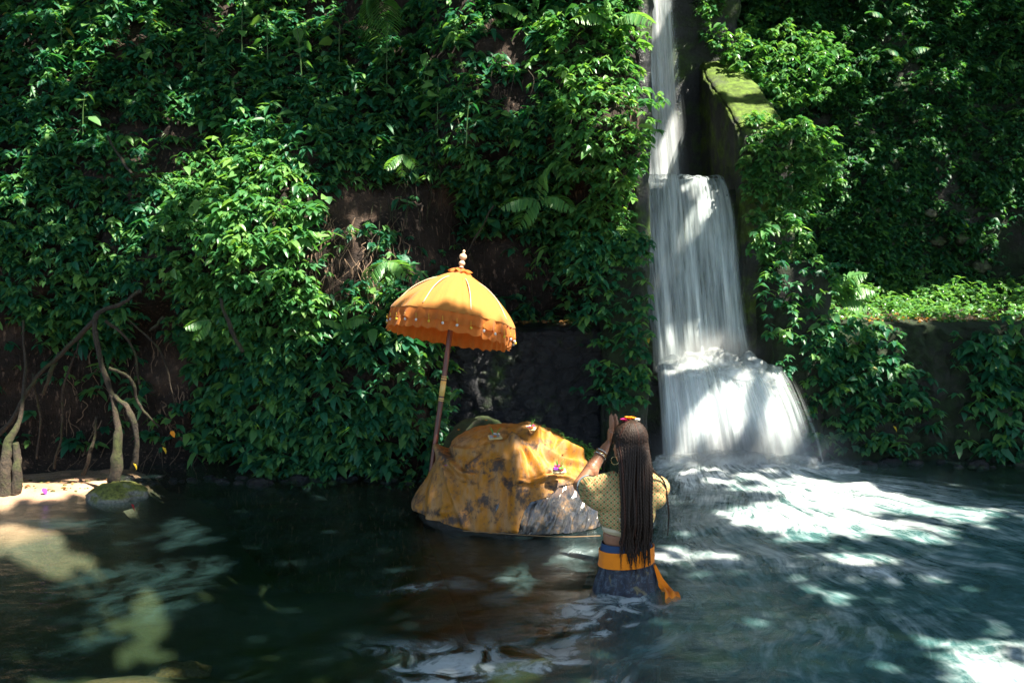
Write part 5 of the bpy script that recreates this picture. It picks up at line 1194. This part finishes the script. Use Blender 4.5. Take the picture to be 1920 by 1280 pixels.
# ------------------------------------------------------------------ stalked broadleaf plants, ferns
STEM = N("plant_stem").set(color=(.05, .11, .025), rough=.5).m
def stalk_plant(base, h, n, size, label, lean=(0, 0), seed=0, m=None):
    r = np.random.default_rng(seed); t = thing("broadleaf_plant", base, label, "plant", "stalked plants on the left bank")
    P = spline([(0, 0, -.08), (lean[0] * .4, lean[1] * .4 - .02, h * .5), (lean[0], lean[1] - .04, h)], 8); V, F = tube_geo(P, np.linspace(.006, .003, len(P)), 6); mesh_np("stem", V, F, STEM, t)
    for j in range(n):
        f = .35 + .65 * j / max(1, n - 1); p0 = P[int(f * (len(P) - 1))]; a = j * 2.4 + r.uniform(-.4, .4)
        out = np.array([math.cos(a), math.sin(a) * .7 - .3, .45]); p1 = p0 + out * size * r.uniform(.35, .6) * (1.3 - .5 * f)
        V, F = tube_geo([p0, (p0 + p1) / 2 + [0, 0, .01], p1], .0022, 4)
        D = np.array([[out[0], out[1], -r.uniform(.1, .7)]]); V2, F2, A2 = leaves(p1[None], D, np.array([size * r.uniform(.8, 1.1)]), LH, var=np.array([r.random()]))
        mesh_np("leaf", V2, F2, m or LEAF_P, t, False, {"var": A2}); mesh_np("petiole", V, F, STEM, t)
    return t
SP = [(460, 120, .40, 6, "tall round leaved plant, leftmost of the lit ones near the top edge"), (508, 115, .36, 6, "round leaved plant just right of the leftmost tall one"), (572, 150, .42, 8, "brightest tall plant with big drooping leaves near the top"), (728, 170, .5, 7, "tall plant under the hanging palm frond"), (795, 190, .34, 7, "plant with round leaves left of the soil edge, upper middle"),
      (800, 205, .30, 5, "low round leaved plant in the upper middle"), (822, 235, .34, 6, "stalked plant leaning right in the upper middle"), (130, 110, .24, 5, "shaded round leaved plant in the upper left corner"), (185, 95, .26, 5, "shaded plant on thin stalks, upper left"), (165, 235, .22, 4, "pale leaved plant standing alone on the left"), (285, 150, .22, 4, "thin stalked plant between the upper left ones"),
      (395, 125, .26, 5, "plant with paired leaves left of the lit tall ones"), (875, 255, .26, 5, "small plant with pointed leaves at the right end of the row"), (640, 120, .3, 5, "broad leaved plant half hidden left of the palm frond"), (190, 545, .16, 5, "big heart shaped leaves above the fork of the roots"), (235, 590, .18, 6, "sunlit leaves beside the fork of the roots")]
for i, (px, py, h, n, lab) in enumerate(SP):
    P = surf_point(LB, np.array([float(px)]), np.array([float(py)]))[0] + [0, -.10, -.02]
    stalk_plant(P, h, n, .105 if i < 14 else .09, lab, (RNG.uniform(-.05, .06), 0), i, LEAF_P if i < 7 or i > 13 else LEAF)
def fern(px, py, Y, L, dirs, label, cat="fern", m=None, wide=.34, nl=15, group="ferns"):
    base = at(float(px), float(py), Y); t = thing("fern" if cat == "fern" else "palm", base, label, cat, group if cat == "fern" else None)
    for (dx, dy, dz, up) in dirs:
        d = np.array([dx, dy, dz], float); d /= np.linalg.norm(d); P = spline([(0, 0, 0), d * L * .5 + [0, 0, up * L], d * L + [0, 0, up * L * .2]], 12); V, F = tube_geo(P, np.linspace(.0035, .001, len(P)), 5)
        fr = mesh_np("frond", V, F, STEM, t); T = np.gradient(P, axis=0); T /= np.linalg.norm(T, axis=1)[:, None]
        side = np.cross(T, [0, -.5, .8]); side /= np.linalg.norm(side, axis=1)[:, None]; O = []; D = []; S = []
        for j in range(2, nl + 2):
            f = j / (nl + 2); p = P[min(len(P) - 1, int(f * (len(P) - 1)))]; k = min(len(P) - 1, int(f * (len(P) - 1)))
            for s in (-1, 1): O.append(p); D.append(side[k] * s + T[k] * .45 + [0, 0, -.15]); S.append(L * wide * math.sin(math.pi * (f * .85 + .12)) + .01)
        V, F, A = leaves(np.array(O), np.array(D), np.array(S), LN, roll=np.zeros(len(O)), var=RNG.uniform(.3, .9, len(O))); mesh_np("leaflets", V, F, m or LEAF_P, fr, False, {"var": A})
    return t
fern(722, 490, 6.75, .26, [(.05, -.35, -1, .10), (-.5, -.5, -.7, .15), (.7, -.4, -.5, .2)], "pale fern hanging just left of the parasol canopy")
fern(1010, 375, 7.05, .30, [(-1, -.3, -.25, .12), (-.6, -.5, -.8, .1), (.2, -.4, .6, .1), (.8, -.4, -.3, .2)], "bright fern with broad fronds on the soil above the ledge")
fern(640, 610, 6.7, .22, [(.9, -.4, .2, .12), (.4, -.5, .5, .2), (-.3, -.5, .1, .1)], "short fern on the lit soil left of the parasol")
fern(395, 600, 6.6, .18, [(-.9, -.4, -.3, .1), (-.5, -.5, -.8, .1)], "small fern on the left side of the leafy shrub")
fern(700, -25, 7.55, .55, [(.06, -.3, -1, .12), (.28, -.4, -.85, .16)], "long palm frond hanging from the top edge of the picture area".replace(" of the picture area", ", left of centre"), "palm", wide=.30, nl=34)
fern(1150, 40, 7.2, .34, [(-.8, -.4, -.1, .15), (-.4, -.5, .5, .2), (.7, -.5, -.2, .2)], "pale fern high beside the narrow upper fall")
fern(755, 290, 7.1, .18, [(0, -.4, -1, .1), (.6, -.4, -.6, .1), (-.6, -.4, -.6, .1)], "little sunlit fern above the parasol on the dark slope")
fern(990, 40, 7.6, .34, [(.8, -.3, .1, .2), (.3, -.4, .4, .2), (-.6, -.4, .1, .2)], "pale arching fern near the top edge left of the vine")
for px, py, lab in [(1620, 150, "green fern above the lit shrub on the right slope"), (1690, 110, "larger fern high on the right slope"), (1660, 40, "fern near the top edge of the right slope"), (1860, 140, "fern at the upper right corner")]:
    P = surf_point(RB, np.array([float(px)]), np.array([float(py)]))[0]
    fern(px, py, P[1] - .1, .30, [(-.8, -.5, .1, .2), (.8, -.5, .2, .2), (.2, -.6, .7, .1), (-.3, -.6, -.3, .2)], lab, m=LEAF)
fern(1560, 560, 7.95, .34, [(1, -.3, .15, .2), (.9, -.3, -.3, .15), (.6, -.4, .5, .2)], "pale drooping fern beside the top of the square pier")
# trailing vine stems on the banks
s = Soup()
for _ in range(60):
    px, py = RNG.uniform(380, 1180), RNG.uniform(40, 480); P0 = surf_point(LB, np.array([px]), np.array([py]))[0] + [0, -.10, 0]; pts = [P0]
    for j in range(5):
        b = pts[-1] + [RNG.normal(0, .03), 0, -RNG.uniform(.05, .16)]; b[1] = float(LB(b[0], b[2])) - .05 - .06 * RNG.random(); pts.append(b)
    V, F = tube_geo(spline(pts, 4), RNG.uniform(.0015, .0035), 4); s.add(V, F)
tag(s.build("vine_stems", BARK), "thin brown stems trailing among the creepers of the left bank", kind='stuff')
# fallen leaves by the roots
for px, py, Y, k, lab in [(250, 868, 6.45, "yellow", "single yellow leaf standing against the foot of the mossy roots"), (305, 838, 6.6, "yellow", "yellow leaf lying on the dark earth right of the roots"), (320, 808, 6.7, "orange", "pinkish brown leaf on the bank right of the roots"), (80, 915, 6.42, "purple", "purple petal on the sand behind the sandbank"), (246, 945, 6.2, "red", "red petal floating at the tip of the small rock"), (1675, 798, 7.55, "yellow", "yellow leaf hanging among the creeper on the low wall")]:
    s = Soup(); s.add(*leaves(np.zeros((1, 3)), np.array([[.5, -.1, -.6]]), np.array([.05]), LH, var=np.array([.5]))); o = s.build("fallen_leaf", PET[k], None, False); o.location = at(float(px), float(py), Y) if py != 945 else on_water(px, py, .005); tag(o, lab, "leaf", "stray leaves and petals")

# ------------------------------------------------------------------ spray hanging at the foot of the fall
q = N("spray_mist"); q.t.nodes.remove(q.b); p = q.obj()
r_ = q.n("ShaderNodeVectorMath", operation='LENGTH'); q.l(p, r_.inputs[0])
fall_ = q.ramp(r_.outputs["Value"], (.0, 1.0), (1.0, 0.0)); nz_ = q.noise(p, 2.5, 3)
pv = q.n("ShaderNodeVolumePrincipled"); pv.inputs["Color"].default_value = (.9, .95, .95, 1); pv.inputs["Anisotropy"].default_value = .2
q.l(q.math('MULTIPLY', q.math('MULTIPLY', fall_, fall_), q.math('MULTIPLY', nz_, 11.0)), pv.inputs["Density"]); q.l(pv.outputs[0], q.o.inputs["Volume"])
for c_, r_ in (((1.75, 7.22, .14), (.95, .42, .34)), ((1.55, 7.85, .82), (.6, .3, .25))):
    V, F = ell_geo((0, 0, 0), (1, 1, 1), 32); o = mesh_np("spray_mist", V, F, q.m); o.location = c_; o.scale = r_; tag(o, "soft spray hanging where the cascade lands", kind='stuff')

# litter on the sand and ledges, pebbles
s = Soup(); sl_ = Soup()
for i in range(240):
    x, y = RNG.uniform(-4.3, -2.2), RNG.uniform(6.2, 6.95); z = float(bed_z(x, y))
    if z < -.015 or y < 6.35 + .1 * RNG.random(): continue
    if i % 3: V, F = ell_geo((x, y, z), (r := RNG.uniform(.005, .018), r, r * .6), 8, noise=.3, seed=i); s.add(V, F)
    else: sl_.add(*leaves(np.array([[x, y, z + .012]]), np.array([[RNG.normal(), RNG.normal(), .1]]), np.array([RNG.uniform(.02, .05)])))
tag(s.build("pebbles", ROCK), "tiny pebbles strewn over the back of the sandbank", kind='stuff'); tag(sl_.build("sand_litter", FALLEN, smooth=False), "dry leaves scattered over the back of the sandbank", kind='stuff')
